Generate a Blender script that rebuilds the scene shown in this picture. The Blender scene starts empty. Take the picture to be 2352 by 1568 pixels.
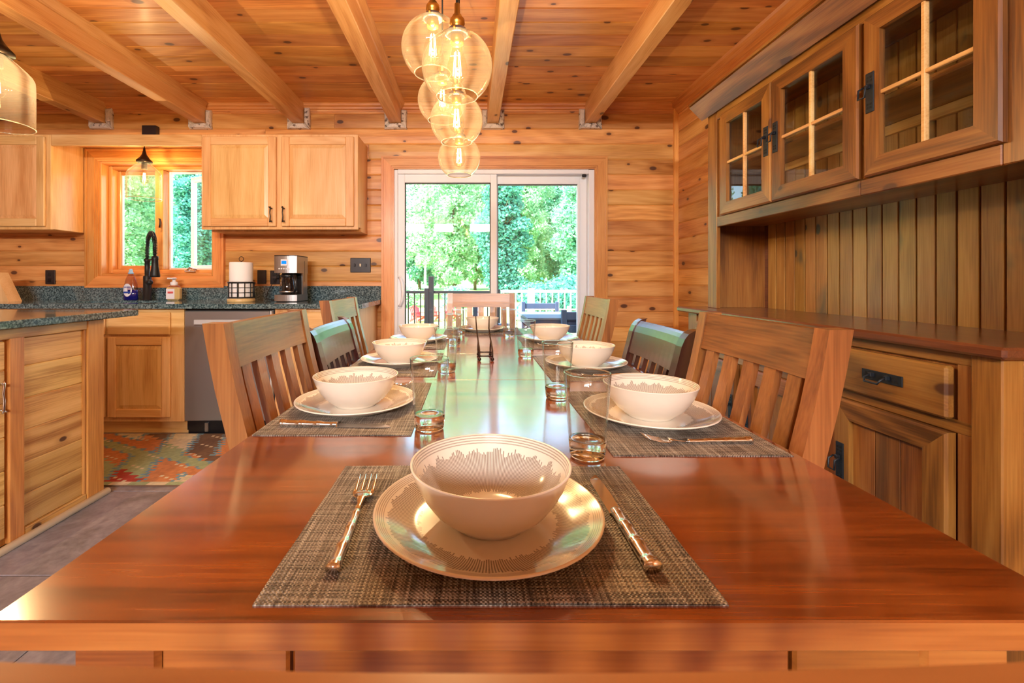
import bpy, math, random
from math import sin, cos, pi, radians as R
from mathutils import Vector, Matrix
random.seed(7)
SC = bpy.context.scene
COL = SC.collection

# ------------------------------------------------------------------ camera
FPX, CX, CY, CAMZ = 1030.0, 1083.0, 643.0, 1.08
cam_d = bpy.data.cameras.new('camera')
cam = bpy.data.objects.new('camera', cam_d); COL.objects.link(cam)
cam.location = (0, 0, CAMZ); cam.rotation_euler = (R(90), 0, 0)
cam_d.sensor_fit = 'HORIZONTAL'; cam_d.sensor_width = 36.0
cam_d.lens = FPX / 2352 * 36
cam_d.shift_x = (1176 - CX) / 2352; cam_d.shift_y = (CY - 784) / 2352
cam_d.clip_start = 0.01; cam_d.clip_end = 400
cam_d.dof.use_dof = True; cam_d.dof.focus_distance = 1.3; cam_d.dof.aperture_fstop = 15.0
SC.camera = cam
def at(u, v, d):
    return ((u - CX) * d / FPX, d, CAMZ - (v - CY) * d / FPX)

# ------------------------------------------------------------------ world, sun, daylight, exposure
SC.view_settings.view_transform = 'Standard'
SC.view_settings.look = 'None'
SC.view_settings.gamma = 1.0
SC.view_settings.use_curve_mapping = False
SC.view_settings.exposure = 0.42
try:
    SC.cycles.use_denoising = True
    SC.cycles.max_bounces = 8; SC.cycles.diffuse_bounces = 4; SC.cycles.glossy_bounces = 4; SC.cycles.transmission_bounces = 8; SC.cycles.transparent_max_bounces = 20
    SC.cycles.use_adaptive_sampling = True; SC.cycles.adaptive_threshold = 0.045
    SC.cycles.sample_clamp_indirect = 6.0
except Exception:
    pass
W = bpy.data.worlds.new('sky'); SC.world = W; W.use_nodes = True
wn = W.node_tree; wn.nodes.clear()
sky = wn.nodes.new('ShaderNodeTexSky'); sky.sky_type = 'NISHITA'
sky.sun_disc = False; sky.sun_elevation = R(48); sky.sun_rotation = R(200)
sky.air_density = 1.2; sky.dust_density = 1.5
bg = wn.nodes.new('ShaderNodeBackground'); bg.inputs['Strength'].default_value = 1.0
wo = wn.nodes.new('ShaderNodeOutputWorld')
wn.links.new(sky.outputs[0], bg.inputs[0]); wn.links.new(bg.outputs[0], wo.inputs[0])

def light(name, kind, loc, rot, energy, color, size=None, sizey=None, portal=False, spread=None, soft=None):
    l = bpy.data.lights.new(name, kind); l.energy = energy; l.color = color
    if kind == 'AREA':
        l.shape = 'RECTANGLE'; l.size = size; l.size_y = sizey or size
        if spread: l.spread = spread
        if portal: l.cycles.is_portal = True
    if kind == 'SUN': l.angle = R(1.0)
    if kind == 'POINT' and soft: l.shadow_soft_size = soft
    o = bpy.data.objects.new(name, l); COL.objects.link(o); o.location = loc; o.rotation_euler = rot
    return o
sun_dir = Vector((0.62, 0.30, -0.95))
light('sun_offscreen', 'SUN', (0, 0, 30), sun_dir.to_track_quat('-Z', 'Y').to_euler(), 21.0, (1.0, 0.98, 0.95))
# portals: where the sky reaches the room
light('portal_slider', 'AREA', (0.19, 3.80, 1.02), (R(-90), 0, 0), 1, (1, 1, 1), 1.6, 1.95, portal=True)
light('portal_sink_window', 'AREA', (-2.64, 3.97, 1.58), (R(-90), 0, 0), 1, (1, 1, 1), 0.95, 0.9, portal=True)
# daylight of the three windows behind the camera: the photograph mirrors them in the door glass
BACKWIN = [(-1.50, 2.42, 0.57, 0.19), (-0.72, 2.42, 0.47, 0.19), (0.20, 2.42, 0.60, 0.19)]   # x, z, width, height
for (x, z, w, h) in BACKWIN:
    light('window_back_offscreen', 'AREA', (x, -3.93, z), (R(84), 0, 0), 75, (1.0, 0.985, 0.96), w, h)

# ------------------------------------------------------------------ helpers: colours, nodes, materials
def srgb(r, g=None, b=None):
    if g is None: r, g, b = r
    f = lambda c: (c / 255 / 12.92) if c / 255 <= 0.04045 else ((c / 255 + 0.055) / 1.055) ** 2.4
    return (f(r), f(g), f(b), 1.0)

class NT:
    def __init__(s, name):
        s.m = bpy.data.materials.new(name); s.m.use_nodes = True
        s.t = s.m.node_tree; s.t.nodes.clear()
        s.out = s.t.nodes.new('ShaderNodeOutputMaterial')
    def n(s, typ, **kw):
        nd = s.t.nodes.new(typ)
        for k, v in kw.items():
            if k.startswith('i_'):
                key = k[2:]; key = int(key) if key.isdigit() else key.replace('_', ' ')
                s.set(nd.inputs[key], v)
            else: setattr(nd, k, v)
        return nd
    def set(s, inp, v):
        if isinstance(v, bpy.types.NodeSocket): s.t.links.new(v, inp)
        else: inp.default_value = v
    def math(s, op, a, b=None, c=None, clamp=False):
        nd = s.t.nodes.new('ShaderNodeMath'); nd.operation = op; nd.use_clamp = clamp
        s.set(nd.inputs[0], a)
        if b is not None: s.set(nd.inputs[1], b)
        if c is not None: s.set(nd.inputs[2], c)
        return nd.outputs[0]
    def vmath(s, op, a, b=None):
        nd = s.t.nodes.new('ShaderNodeVectorMath'); nd.operation = op
        s.set(nd.inputs[0], a)
        if b is not None: s.set(nd.inputs[1], b)
        return nd.outputs[0]
    def mix(s, fac, a, b, mode='MIX'):
        nd = s.t.nodes.new('ShaderNodeMix'); nd.data_type = 'RGBA'; nd.blend_type = mode
        s.set(nd.inputs[0], fac); s.set(nd.inputs[6], a); s.set(nd.inputs[7], b)
        return nd.outputs[2]
    def ramp(s, fac, stops):
        nd = s.t.nodes.new('ShaderNodeValToRGB'); s.set(nd.inputs[0], fac)
        el = nd.color_ramp.elements
        while len(el) < len(stops): el.new(0.5)
        for e, (p, c) in zip(el, stops): e.position = p; e.color = c
        return nd.outputs[0]
    def smooth(s, v, a, b):
        nd = s.t.nodes.new('ShaderNodeMapRange'); nd.interpolation_type = 'SMOOTHSTEP'
        s.set(nd.inputs[0], v); nd.inputs[1].default_value = a; nd.inputs[2].default_value = b
        nd.inputs[3].default_value = 0; nd.inputs[4].default_value = 1
        return nd.outputs[0]
    def noise(s, vec, scale=1.0, detail=3.0, rough=0.5, dist=0.0):
        nd = s.t.nodes.new('ShaderNodeTexNoise')
        if vec is not None: s.set(nd.inputs['Vector'], vec)
        nd.inputs['Scale'].default_value = scale; nd.inputs['Detail'].default_value = detail
        nd.inputs['Roughness'].default_value = rough; nd.inputs['Distortion'].default_value = dist
        return nd.outputs[0]
    def principled(s, **kw):
        nd = s.t.nodes.new('ShaderNodeBsdfPrincipled')
        for k, v in kw.items():
            s.set(nd.inputs[k.replace('_', ' ')], v)
        s.t.links.new(nd.outputs[0], s.out.inputs[0]); s.p = nd
        return nd
    def bump(s, h, strength=0.2, dist=0.002):
        nd = s.t.nodes.new('ShaderNodeBump'); nd.inputs['Strength'].default_value = strength
        nd.inputs['Distance'].default_value = dist; s.set(nd.inputs['Height'], h)
        return nd.outputs[0]

def plain(name, col, rough=0.5, metal=0.0, coat=0.0, var=0.0, spec=0.5, emit=None, es=0.0):
    m = NT(name)
    c = col
    if var:
        tc = m.n('ShaderNodeTexCoord')
        nz = m.noise(tc.outputs['Object'], 14.0, 4.0)
        lo = tuple(x * (1 - var) for x in col[:3]) + (1,); hi = tuple(min(1, x * (1 + var)) for x in col[:3]) + (1,)
        c = m.mix(nz, lo, hi)
    p = m.principled(Base_Color=c, Roughness=rough, Metallic=metal, Coat_Weight=coat)
    p.inputs['Specular IOR Level'].default_value = spec
    if emit: p.inputs['Emission Color'].default_value = emit; p.inputs['Emission Strength'].default_value = es
    return m.m

def wood(name, base, dark, light_, axes='xzy', knots=0.0, knotcol=(74, 38, 22), ring=0.35, rough=0.42, coat=0.15,
         var=0.16, gs=1.0, stain=None, bump=0.12, streak=9.0, coatr=0.2, coatior=1.5):
    m = NT(name)
    tc = m.n('ShaderNodeTexCoord'); oi = m.n('ShaderNodeObjectInfo')
    sp = m.n('ShaderNodeSeparateXYZ'); m.set(sp.inputs[0], tc.outputs['Object'])
    ch = {'x': sp.outputs[0], 'y': sp.outputs[1], 'z': sp.outputs[2]}
    cb = m.n('ShaderNodeCombineXYZ')
    for i, a in enumerate(axes): m.set(cb.inputs[i], ch[a])
    rnd = oi.outputs['Random']
    off = m.n('ShaderNodeCombineXYZ')
    m.set(off.inputs[0], m.math('MULTIPLY', rnd, 37.3)); m.set(off.inputs[1], m.math('MULTIPLY', rnd, 11.7)); m.set(off.inputs[2], m.math('MULTIPLY', rnd, 5.1))
    v = m.vmath('ADD', cb.outputs[0], off.outputs[0])
    n0 = m.noise(m.vmath('MULTIPLY', v, (0.9 * gs, streak * gs, streak * gs)), 1, 2)
    n1 = m.noise(m.vmath('MULTIPLY', v, (0.75 * gs, 3.2 * gs, 3.2 * gs)), 1, 1)
    s2 = m.n('ShaderNodeSeparateXYZ'); m.set(s2.inputs[0], v)
    ph = m.math('ADD', m.math('MULTIPLY', s2.outputs[1], 60.0 * gs), m.math('MULTIPLY', n1, 46.0))
    rg = m.math('MULTIPLY_ADD', m.math('SINE', ph), 0.5, 0.5)
    rg = m.math('POWER', rg, 1.4)
    fine = m.noise(m.vmath('MULTIPLY', v, (7 * gs, 190 * gs, 190 * gs)), 1, 1)
    f = m.math('ADD', m.math('MULTIPLY_ADD', n0, 0.55, 0.22 - ring * 0.13), m.math('ADD', m.math('MULTIPLY', rg, ring * 0.26), m.math('MULTIPLY_ADD', fine, 0.30, -0.15)))
    col = m.ramp(f, [(0.30, srgb(dark)), (0.50, srgb(base)), (0.72, srgb(light_))])
    if stain:
        sn = m.noise(m.vmath('MULTIPLY', v, (2.2, 5.0, 5.0)), 1, 3, 0.55, 0.6)
        col = m.mix(m.math('MULTIPLY', m.smooth(sn, 0.56, 0.72), stain[1]), col, srgb(stain[0]))
    if knots > 0:
        vv = m.n('ShaderNodeTexVoronoi', voronoi_dimensions='2D', feature='F1')
        m.set(vv.inputs['Vector'], m.vmath('MULTIPLY', v, (3.6, 6.4, 0)))
        vv.inputs['Scale'].default_value = 1.0
        sc = m.n('ShaderNodeSeparateColor'); m.set(sc.inputs[0], vv.outputs['Color'])
        size = m.math('MULTIPLY_ADD', sc.outputs[1], 0.085, 0.05)
        rel = m.math('DIVIDE', vv.outputs['Distance'], size)
        gate = m.math('LESS_THAN', sc.outputs[0], knots)
        core = m.math('MULTIPLY', m.math('SUBTRACT', 1.0, m.smooth(rel, 0.65, 1.1)), gate)
        halo = m.math('MULTIPLY', m.math('SUBTRACT', 1.0, m.smooth(rel, 0.9, 2.6)), gate)
        col = m.mix(m.math('MULTIPLY', halo, 0.38), col, srgb(dark))
        col = m.mix(m.math('MULTIPLY', core, 0.9), col, srgb(knotcol))
    hs = m.n('ShaderNodeHueSaturation'); m.set(hs.inputs['Color'], col)
    m.set(hs.inputs['Value'], m.math('MULTIPLY_ADD', rnd, 2 * var, 1 - var))
    r2 = m.math('FRACT', m.math('MULTIPLY', rnd, 17.31))
    m.set(hs.inputs['Hue'], m.math('MULTIPLY_ADD', r2, 0.016, 0.492))
    m.principled(Base_Color=hs.outputs[0], Roughness=rough, Coat_Weight=coat, Coat_Roughness=coatr, Coat_IOR=coatior)
    return m.m

PINE = ((212, 150, 82), (170, 104, 44), (232, 178, 112))
M = {}
M['pine_far'] = wood('pine_far', *PINE, axes='xzy', knots=0.5)
M['pine_right'] = wood('pine_right', *PINE, axes='yzx', knots=0.5)
M['pine_ceiling'] = wood('pine_ceiling', *PINE, axes='xyz', knots=0.5, knotcol=(80, 44, 32))
M['pine_island'] = wood('pine_island', (216, 172, 100), (166, 114, 52), (232, 194, 126), axes='yzx', knots=0.28, ring=0.8)
M['beam'] = wood('beam', (222, 174, 114), (188, 128, 68), (234, 194, 140), axes='yxz', knots=0.14, var=0.06)
M['trim_x'] = wood('trim_x', (216, 146, 74), (180, 102, 40), (232, 170, 98), axes='xzy', ring=0.2)
M['trim_y'] = wood('trim_y', (216, 146, 74), (180, 102, 40), (232, 170, 98), axes='yzx', ring=0.2)
M['trim_z'] = wood('trim_z', (216, 146, 74), (180, 102, 40), (232, 170, 98), axes='zxy', ring=0.2, coat=0.4)
M['maple_z'] = wood('maple_z', (226, 176, 116), (200, 142, 80), (238, 196, 142), axes='zxy', ring=0.3, var=0.06)
M['maple_x'] = wood('maple_x', (226, 178, 118), (202, 144, 82), (238, 198, 144), axes='xzy', ring=0.3, var=0.06)
M['hickory'] = wood('hickory', (226, 176, 116), (190, 128, 68), (238, 196, 142), axes='zxy', ring=0.5, var=0.1)
M['island_z'] = wood('island_z', (200, 140, 70), (160, 98, 42), (220, 166, 96), axes='zyx', ring=0.4, knots=0.1)
M['hutch_z'] = wood('hutch_z', (142, 90, 36), (92, 52, 18), (170, 120, 58), axes='zyx', knots=0.16, ring=0.5, coat=0.35, var=0.14, stain=((96, 74, 44), 0.5))
M['hutch_y'] = wood('hutch_y', (138, 86, 34), (88, 50, 17), (166, 116, 56), axes='yzx', knots=0.14, ring=0.6, coat=0.35, var=0.14, stain=((92, 72, 44), 0.5))
M['hutch_top'] = wood('hutch_top', (104, 60, 32), (68, 36, 20), (130, 82, 48), axes='yxz', ring=0.2, coat=0.7, rough=0.28, var=0.02)
M['bead'] = wood('bead', (164, 120, 60), (122, 82, 34), (188, 148, 84), axes='zyx', knots=0.3, knotcol=(62, 66, 58), ring=0.3, stain=((74, 80, 64), 0.9), var=0.10, coat=0.25)  # paler than the hutch wood: some daylight sheen is in the base colour
M['table'] = wood('table', (134, 58, 13), (70, 24, 5), (172, 88, 30), axes='xyz', ring=0.12, rough=0.25, coat=1.0, var=0.03, gs=1.5, bump=0.03, streak=22, coatr=0.12, coatior=2.2)
M['table_edge'] = wood('table_edge', (166, 94, 38), (124, 62, 20), (190, 120, 56), axes='xzy', ring=0.2, rough=0.35, coat=0.4, var=0.05)  # lighter than the top: part of the front light is in this colour
M['chair'] = wood('chair', (146, 92, 46), (98, 56, 26), (172, 116, 62), axes='zyx', ring=0.25, rough=0.3, coat=0.45, var=0.1, streak=16)
M['chair_side'] = wood('chair_side', (146, 92, 46), (98, 56, 26), (172, 116, 62), axes='zxy', ring=0.25, rough=0.3, coat=0.45, var=0.1, streak=16)
M['chair_rail'] = wood('chair_rail', (146, 92, 46), (98, 56, 26), (172, 116, 62), axes='yzx', ring=0.25, rough=0.34, coat=0.3, var=0.1, streak=16)
M['espresso'] = wood('espresso', (62, 28, 22), (38, 16, 14), (80, 40, 30), axes='zyx', ring=0.2, rough=0.25, coat=0.7, var=0.05)
M['patio_grey'] = plain('patio_grey', srgb(92, 108, 122), 0.6, var=0.1)
M['patio_blue'] = plain('patio_blue', srgb(58, 76, 104), 0.6, var=0.1)
M['white_vinyl'] = plain('white_vinyl', srgb(226, 226, 230), 0.4)
M['black_metal'] = plain('black_metal', srgb(28, 30, 34), 0.45, 0.3)
M['bronze'] = plain('bronze', srgb(58, 46, 38), 0.35, 0.8)
M['iron'] = plain('iron', srgb(52, 34, 26), 0.35, 0.7)
M['hutch_iron'] = plain('hutch_iron', srgb(52, 58, 66), 0.4, 0.6)
M['hole'] = plain('hole', srgb(16, 14, 14), 0.8)
M['chrome'] = plain('chrome', (0.8, 0.79, 0.77, 1), 0.14, 1.0)
M['silver'] = plain('silver', (0.82, 0.79, 0.75, 1), 0.16, 1.0)
M['brass'] = plain('brass', srgb(190, 140, 62), 0.3, 0.9)
M['gunmetal'] = plain('gunmetal', srgb(120, 112, 120), 0.35, 0.7)
M['steel'] = plain('steel', srgb(168, 166, 166), 0.30, 0.9)
M['steel_dw'] = plain('steel_dw', srgb(168, 166, 168), 0.34, 0.8)
M['handle_grey'] = plain('handle_grey', srgb(206, 208, 216), 0.35, 0.3)
M['black_plastic'] = plain('black_plastic', srgb(20, 20, 24), 0.3)
M['plate_brown'] = plain('plate_brown', srgb(42, 32, 34), 0.35)
M['white_plastic'] = plain('white_plastic', srgb(235, 235, 240), 0.35)
M['paper'] = plain('paper', srgb(238, 236, 240), 0.9)
M['birch'] = None
M['lawn'] = plain('lawn', srgb(150, 176, 98), 0.9, var=0.25)
M['deck'] = wood('deck', (150, 128, 108), (120, 100, 84), (170, 150, 130), axes='xyz', ring=0.1, coat=0)
M['red_paint'] = plain('red_paint', srgb(226, 44, 48), 0.5)
M['fence_wood'] = plain('fence_wood', srgb(176, 150, 120), 0.8, var=0.2)
M['bark'] = plain('bark', srgb(112, 96, 80), 0.9, var=0.3)
M['pale_bark'] = plain('pale_bark', srgb(206, 200, 190), 0.9, var=0.2)
M['dark_grey'] = plain('dark_grey', srgb(60, 58, 60), 0.6)
M['cream_trim'] = plain('cream_trim', srgb(236, 222, 190), 0.45)
M['cord'] = plain('cord', srgb(24, 20, 18), 0.6)
M['board_light'] = wood('board_light', (222, 184, 128), (200, 156, 100), (234, 204, 154), axes='zxy', ring=0.2)
M['plaster'] = wood('plaster', (206, 150, 92), (170, 110, 56), (226, 176, 118), axes='xzy', knots=0.3)

def mk_birch():
    m = NT('birch'); tc = m.n('ShaderNodeTexCoord'); oi = m.n('ShaderNodeObjectInfo')
    v = m.vmath('ADD', tc.outputs['Object'], m.vmath('MULTIPLY', (9.1, 5.3, 3.7), oi.outputs['Random']))
    a = m.noise(v, 30, 4); b = m.noise(m.vmath('MULTIPLY', v, (140, 140, 60)), 1, 3)
    c = m.mix(m.smooth(a, 0.54, 0.68), srgb(214, 202, 190), srgb(96, 78, 66))
    c = m.mix(m.math('MULTIPLY', m.smooth(b, 0.55, 0.75), 0.6), c, srgb(150, 130, 116))
    m.principled(Base_Color=c, Roughness=0.8, Normal=m.bump(a, 0.6, 0.004)); return m.m
M['birch'] = mk_birch()
def mk_granite():
    m = NT('granite'); tc = m.n('ShaderNodeTexCoord'); v = tc.outputs['Object']
    a = m.noise(v, 95, 4, 0.65); b = m.noise(v, 34, 3, 0.6)
    c = m.ramp(a, [(0.34, srgb(22, 32, 38)), (0.48, srgb(66, 90, 98)), (0.60, srgb(122, 144, 150))])
    c = m.mix(m.math('MULTIPLY', m.smooth(b, 0.5, 0.7), 0.55), c, srgb(44, 66, 74))
    m.principled(Base_Color=c, Roughness=0.1, Coat_Weight=0.3); return m.m
M['granite'] = mk_granite()
def mk_slate():
    m = NT('slate'); tc = m.n('ShaderNodeTexCoord'); oi = m.n('ShaderNodeObjectInfo')
    v = m.vmath('ADD', tc.outputs['Object'], m.vmath('MULTIPLY', (7.7, 3.1, 1.3), oi.outputs['Random']))
    a = m.noise(v, 4.5, 8, 0.62, 1.2); b = m.noise(v, 40, 4)
    c = m.ramp(a, [(0.3, srgb(74, 66, 72)), (0.48, srgb(112, 102, 112)), (0.62, srgb(138, 128, 138)), (0.75, srgb(100, 94, 108))])
    m.principled(Base_Color=m.mix(0.18, c, b), Roughness=0.32, Normal=m.bump(a, 0.35, 0.004)); return m.m
M['slate'] = mk_slate()
M['grout'] = plain('grout', srgb(168, 160, 156), 0.9)

def mk_pane(name, tint=(1, 1, 1, 1), refl=1.0, rough=0.0, ior=1.5, expo=5.0, glow_haze=None):
    """thin clear glass: transparent, mirror-like by Fresnel"""
    m = NT(name)
    ge = m.n('ShaderNodeNewGeometry')
    dt = m.n('ShaderNodeVectorMath', operation='DOT_PRODUCT'); m.set(dt.inputs[0], ge.outputs['Incoming']); m.set(dt.inputs[1], ge.outputs['Normal'])
    fz = m.math('POWER', m.math('SUBTRACT', 1.0, m.math('ABSOLUTE', dt.outputs['Value']), clamp=True), expo)
    fr = m.math('MULTIPLY_ADD', fz, 0.90, ((ior - 1) / (ior + 1)) ** 2)
    tr = m.n('ShaderNodeBsdfTransparent'); tr.inputs[0].default_value = tint
    gl = m.n('ShaderNodeBsdfGlossy'); gl.inputs['Roughness'].default_value = rough
    mx = m.n('ShaderNodeMixShader')
    m.set(mx.inputs[0], m.math('MULTIPLY', fr, refl, clamp=True))
    m.t.links.new(tr.outputs[0], mx.inputs[1]); m.t.links.new(gl.outputs[0], mx.inputs[2])
    last = mx
    if glow_haze:  # translucent share that adds a glowing haze to clear glass
        df = m.n('ShaderNodeBsdfTranslucent'); df.inputs[0].default_value = glow_haze[0]
        m2 = m.n('ShaderNodeMixShader'); m2.inputs[0].default_value = glow_haze[1]
        m.t.links.new(mx.outputs[0], m2.inputs[1]); m.t.links.new(df.outputs[0], m2.inputs[2]); last = m2
    m.t.links.new(last.outputs[0], m.out.inputs[0]); return m.m
M['pane'] = mk_pane('pane', (0.97, 0.99, 0.985, 1))
M['globe'] = mk_pane('globe', (0.975, 0.945, 0.88, 1), 1.3, expo=3.0, glow_haze=((1.0, .93, .80, 1), .018))  # amber tint and haze put the bulb's warm glow into the glass
M['globe_edge'] = mk_pane('globe_edge', (0.80, 0.78, 0.70, 1), 3.0, expo=1.5, glow_haze=((1.0, .95, .85, 1), .10))
M['tumbler_wall'] = mk_pane('tumbler_wall', (0.97, 0.98, 0.97, 1), 1.6)
M['bulb_glass'] = mk_pane('bulb_glass', (1.0, 0.88, 0.68, 1), 0.8)
def mk_glass(name, col, rough=0.0):
    m = NT(name); g = m.n('ShaderNodeBsdfGlass'); g.inputs['Color'].default_value = col
    g.inputs['Roughness'].default_value = rough; g.inputs['IOR'].default_value = 1.48
    m.t.links.new(g.outputs[0], m.out.inputs[0]); return m.m
M['glass'] = mk_glass('glass', (0.97, 0.99, 0.98, 1))
M['carafe_glass'] = mk_pane('carafe_glass', (0.62, 0.64, 0.68, 1), 1.6)
M['clear_plastic'] = mk_pane('clear_plastic', (0.82, 0.70, 0.74, 1), 1.2, 0.1)
def emis(name, col, s):
    m = NT(name); e = m.n('ShaderNodeEmission'); e.inputs[0].default_value = col; e.inputs[1].default_value = s
    m.t.links.new(e.outputs[0], m.out.inputs[0]); return m.m
M['filament'] = emis('filament', (1.0, 0.72, 0.38, 1), 26.0)
M['lcd'] = emis('lcd', srgb(30, 140, 255), 1.0)
M['window_glow'] = emis('window_glow', (1.0, 0.96, 0.90, 1), 5.0)
M['dish_soap'] = plain('dish_soap', srgb(18, 22, 110), 0.15, coat=0.5)
M['label_white'] = plain('label_white', srgb(226, 226, 236), 0.5)
M['label_blue'] = plain('label_blue', srgb(28, 70, 170), 0.5)
M['label_pink'] = plain('label_pink', srgb(214, 96, 96), 0.5)
M['hand_soap'] = plain('hand_soap', srgb(206, 178, 120), 0.2, coat=0.5)
M['cap_blue'] = plain('cap_blue', srgb(150, 196, 232), 0.4)

def mk_leaf(name, c1, c2):
    m = NT(name); tc = m.n('ShaderNodeTexCoord'); oi = m.n('ShaderNodeObjectInfo'); ge = m.n('ShaderNodeNewGeometry')
    f = m.math('FRACT', m.math('ADD', ge.outputs['Random Per Island'], oi.outputs['Random']))
    c = m.mix(f, srgb(c1), srgb(c2))
    d = m.n('ShaderNodeBsdfDiffuse'); m.set(d.inputs[0], c)
    t = m.n('ShaderNodeBsdfTranslucent'); m.set(t.inputs[0], c)
    mx = m.n('ShaderNodeMixShader'); mx.inputs[0].default_value = 0.42
    m.t.links.new(d.outputs[0], mx.inputs[1]); m.t.links.new(t.outputs[0], mx.inputs[2])
    m.t.links.new(mx.outputs[0], m.out.inputs[0]); return m.m
M['leaf_a'] = mk_leaf('leaf_a', (134, 196, 150), (210, 236, 196))
M['leaf_b'] = mk_leaf('leaf_b', (100, 174, 144), (170, 218, 182))
M['leaf_c'] = mk_leaf('leaf_c', (66, 140, 128), (126, 190, 168))

def mk_dish(name, r_in, r_out, lines, pitch=.0024):
    """cream glaze with thin radial strokes between two ragged radii and rings near the rim"""
    m = NT(name); tc = m.n('ShaderNodeTexCoord'); sp = m.n('ShaderNodeSeparateXYZ'); m.set(sp.inputs[0], tc.outputs['Object'])
    x, y = sp.outputs[0], sp.outputs[1]
    r = m.math('SQRT', m.math('ADD', m.math('MULTIPLY', x, x), m.math('MULTIPLY', y, y)))
    a = m.math('MULTIPLY_ADD', m.math('ARCTAN2', y, x), 0.5 / pi, 0.5)
    t = m.math('MULTIPLY', a, 230.0)
    wn_ = m.n('ShaderNodeTexWhiteNoise', noise_dimensions='1D'); m.set(wn_.inputs['W'], m.math('FLOOR', t))
    wn2 = m.n('ShaderNodeTexWhiteNoise', noise_dimensions='1D'); m.set(wn2.inputs['W'], m.math('ADD', m.math('FLOOR', t), 500.5))
    ln = m.math('LESS_THAN', m.math('ABSOLUTE', m.math('SUBTRACT', m.math('FRACT', t), 0.5)), 0.24)
    sc = m.math('MULTIPLY', m.math('ABSOLUTE', m.math('SINE', m.math('MULTIPLY', a, 58.0))), 0.004)
    ri = m.math('MULTIPLY_ADD', wn_.outputs[0], 0.006, r_in)
    ro = m.math('ADD', m.math('MULTIPLY_ADD', wn2.outputs[0], 0.004, r_out - 0.006), sc)
    band = m.math('MULTIPLY', m.math('GREATER_THAN', r, ri), m.math('LESS_THAN', r, ro))
    st = m.math('MULTIPLY', m.math('MULTIPLY', ln, band), 0.80)
    wash = m.math('MULTIPLY', band, 0.16)
    l0, l1 = lines
    rg = m.math('LESS_THAN', m.math('FRACT', m.math('DIVIDE', m.math('SUBTRACT', r, l0), pitch)), 0.42)
    rg = m.math('MULTIPLY', rg, m.math('MULTIPLY', m.math('GREATER_THAN', r, l0), m.math('LESS_THAN', r, l1)))
    msk = m.math('MAXIMUM', m.math('MAXIMUM', st, wash), m.math('MULTIPLY', rg, 0.55))
    c = m.mix(msk, srgb(234, 223, 208), srgb(94, 68, 54))
    m.principled(Base_Color=c, Roughness=0.14, Coat_Weight=0.5, Coat_Roughness=0.05); return m.m
M['cream'] = plain('cream', srgb(238, 227, 212), 0.18, coat=0.5)
M['plate_deco'] = mk_dish('plate_deco', 0.085, 0.128, (0.1315, 0.1415))
M['bowl_deco'] = mk_dish('bowl_deco', 0.048, 0.091, (0.0945, 0.0993), .0013)

def mk_mat():
    m = NT('placemat'); tc = m.n('ShaderNodeTexCoord'); sp = m.n('ShaderNodeSeparateXYZ'); m.set(sp.inputs[0], tc.outputs['Object'])
    oi = m.n('ShaderNodeObjectInfo')
    x = sp.outputs[0]; y = m.math('ADD', sp.outputs[1], m.math('MULTIPLY', oi.outputs['Random'], 3.0))
    k = 2 * pi / 0.0046
    w = m.math('MULTIPLY', m.math('SINE', m.math('MULTIPLY', x, k)), m.math('SINE', m.math('MULTIPLY', y, k)))
    cx = m.n('ShaderNodeCombineXYZ'); m.set(cx.inputs[0], m.math('MULTIPLY', x, 9)); m.set(cx.inputs[1], m.math('MULTIPLY', y, 330))
    cy = m.n('ShaderNodeCombineXYZ'); m.set(cy.inputs[0], m.math('MULTIPLY', x, 330)); m.set(cy.inputs[1], m.math('MULTIPLY', y, 9))
    s1 = m.noise(cx.outputs[0], 1, 2); s2 = m.noise(cy.outputs[0], 1, 2)
    warp = m.math('GREATER_THAN', w, 0.0)
    tone = m.math('ADD', m.math('MULTIPLY', warp, s1), m.math('MULTIPLY', m.math('SUBTRACT', 1.0, warp), m.math('MULTIPLY', s2, 0.9)))
    c = m.ramp(tone, [(0.34, srgb(58, 46, 38)), (0.47, srgb(118, 104, 92)), (0.62, srgb(196, 186, 172))])
    m.principled(Base_Color=c, Roughness=0.55, Normal=m.bump(w, 0.7, 0.0008)); return m.m
M['placemat'] = mk_mat()
def mk_rug():
    m = NT('rug_wool'); at_ = m.n('ShaderNodeVertexColor', layer_name='weave'); tc = m.n('ShaderNodeTexCoord')
    nz = m.noise(m.vmath('MULTIPLY', tc.outputs['Object'], (60, 400, 1)), 1, 2)
    c = m.mix(m.math('MULTIPLY', nz, 0.35), at_.outputs[0], srgb(70, 60, 52))
    m.principled(Base_Color=c, Roughness=0.95, Normal=m.bump(nz, 0.6, 0.004)); return m.m
M['rug_wool'] = mk_rug()

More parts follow.
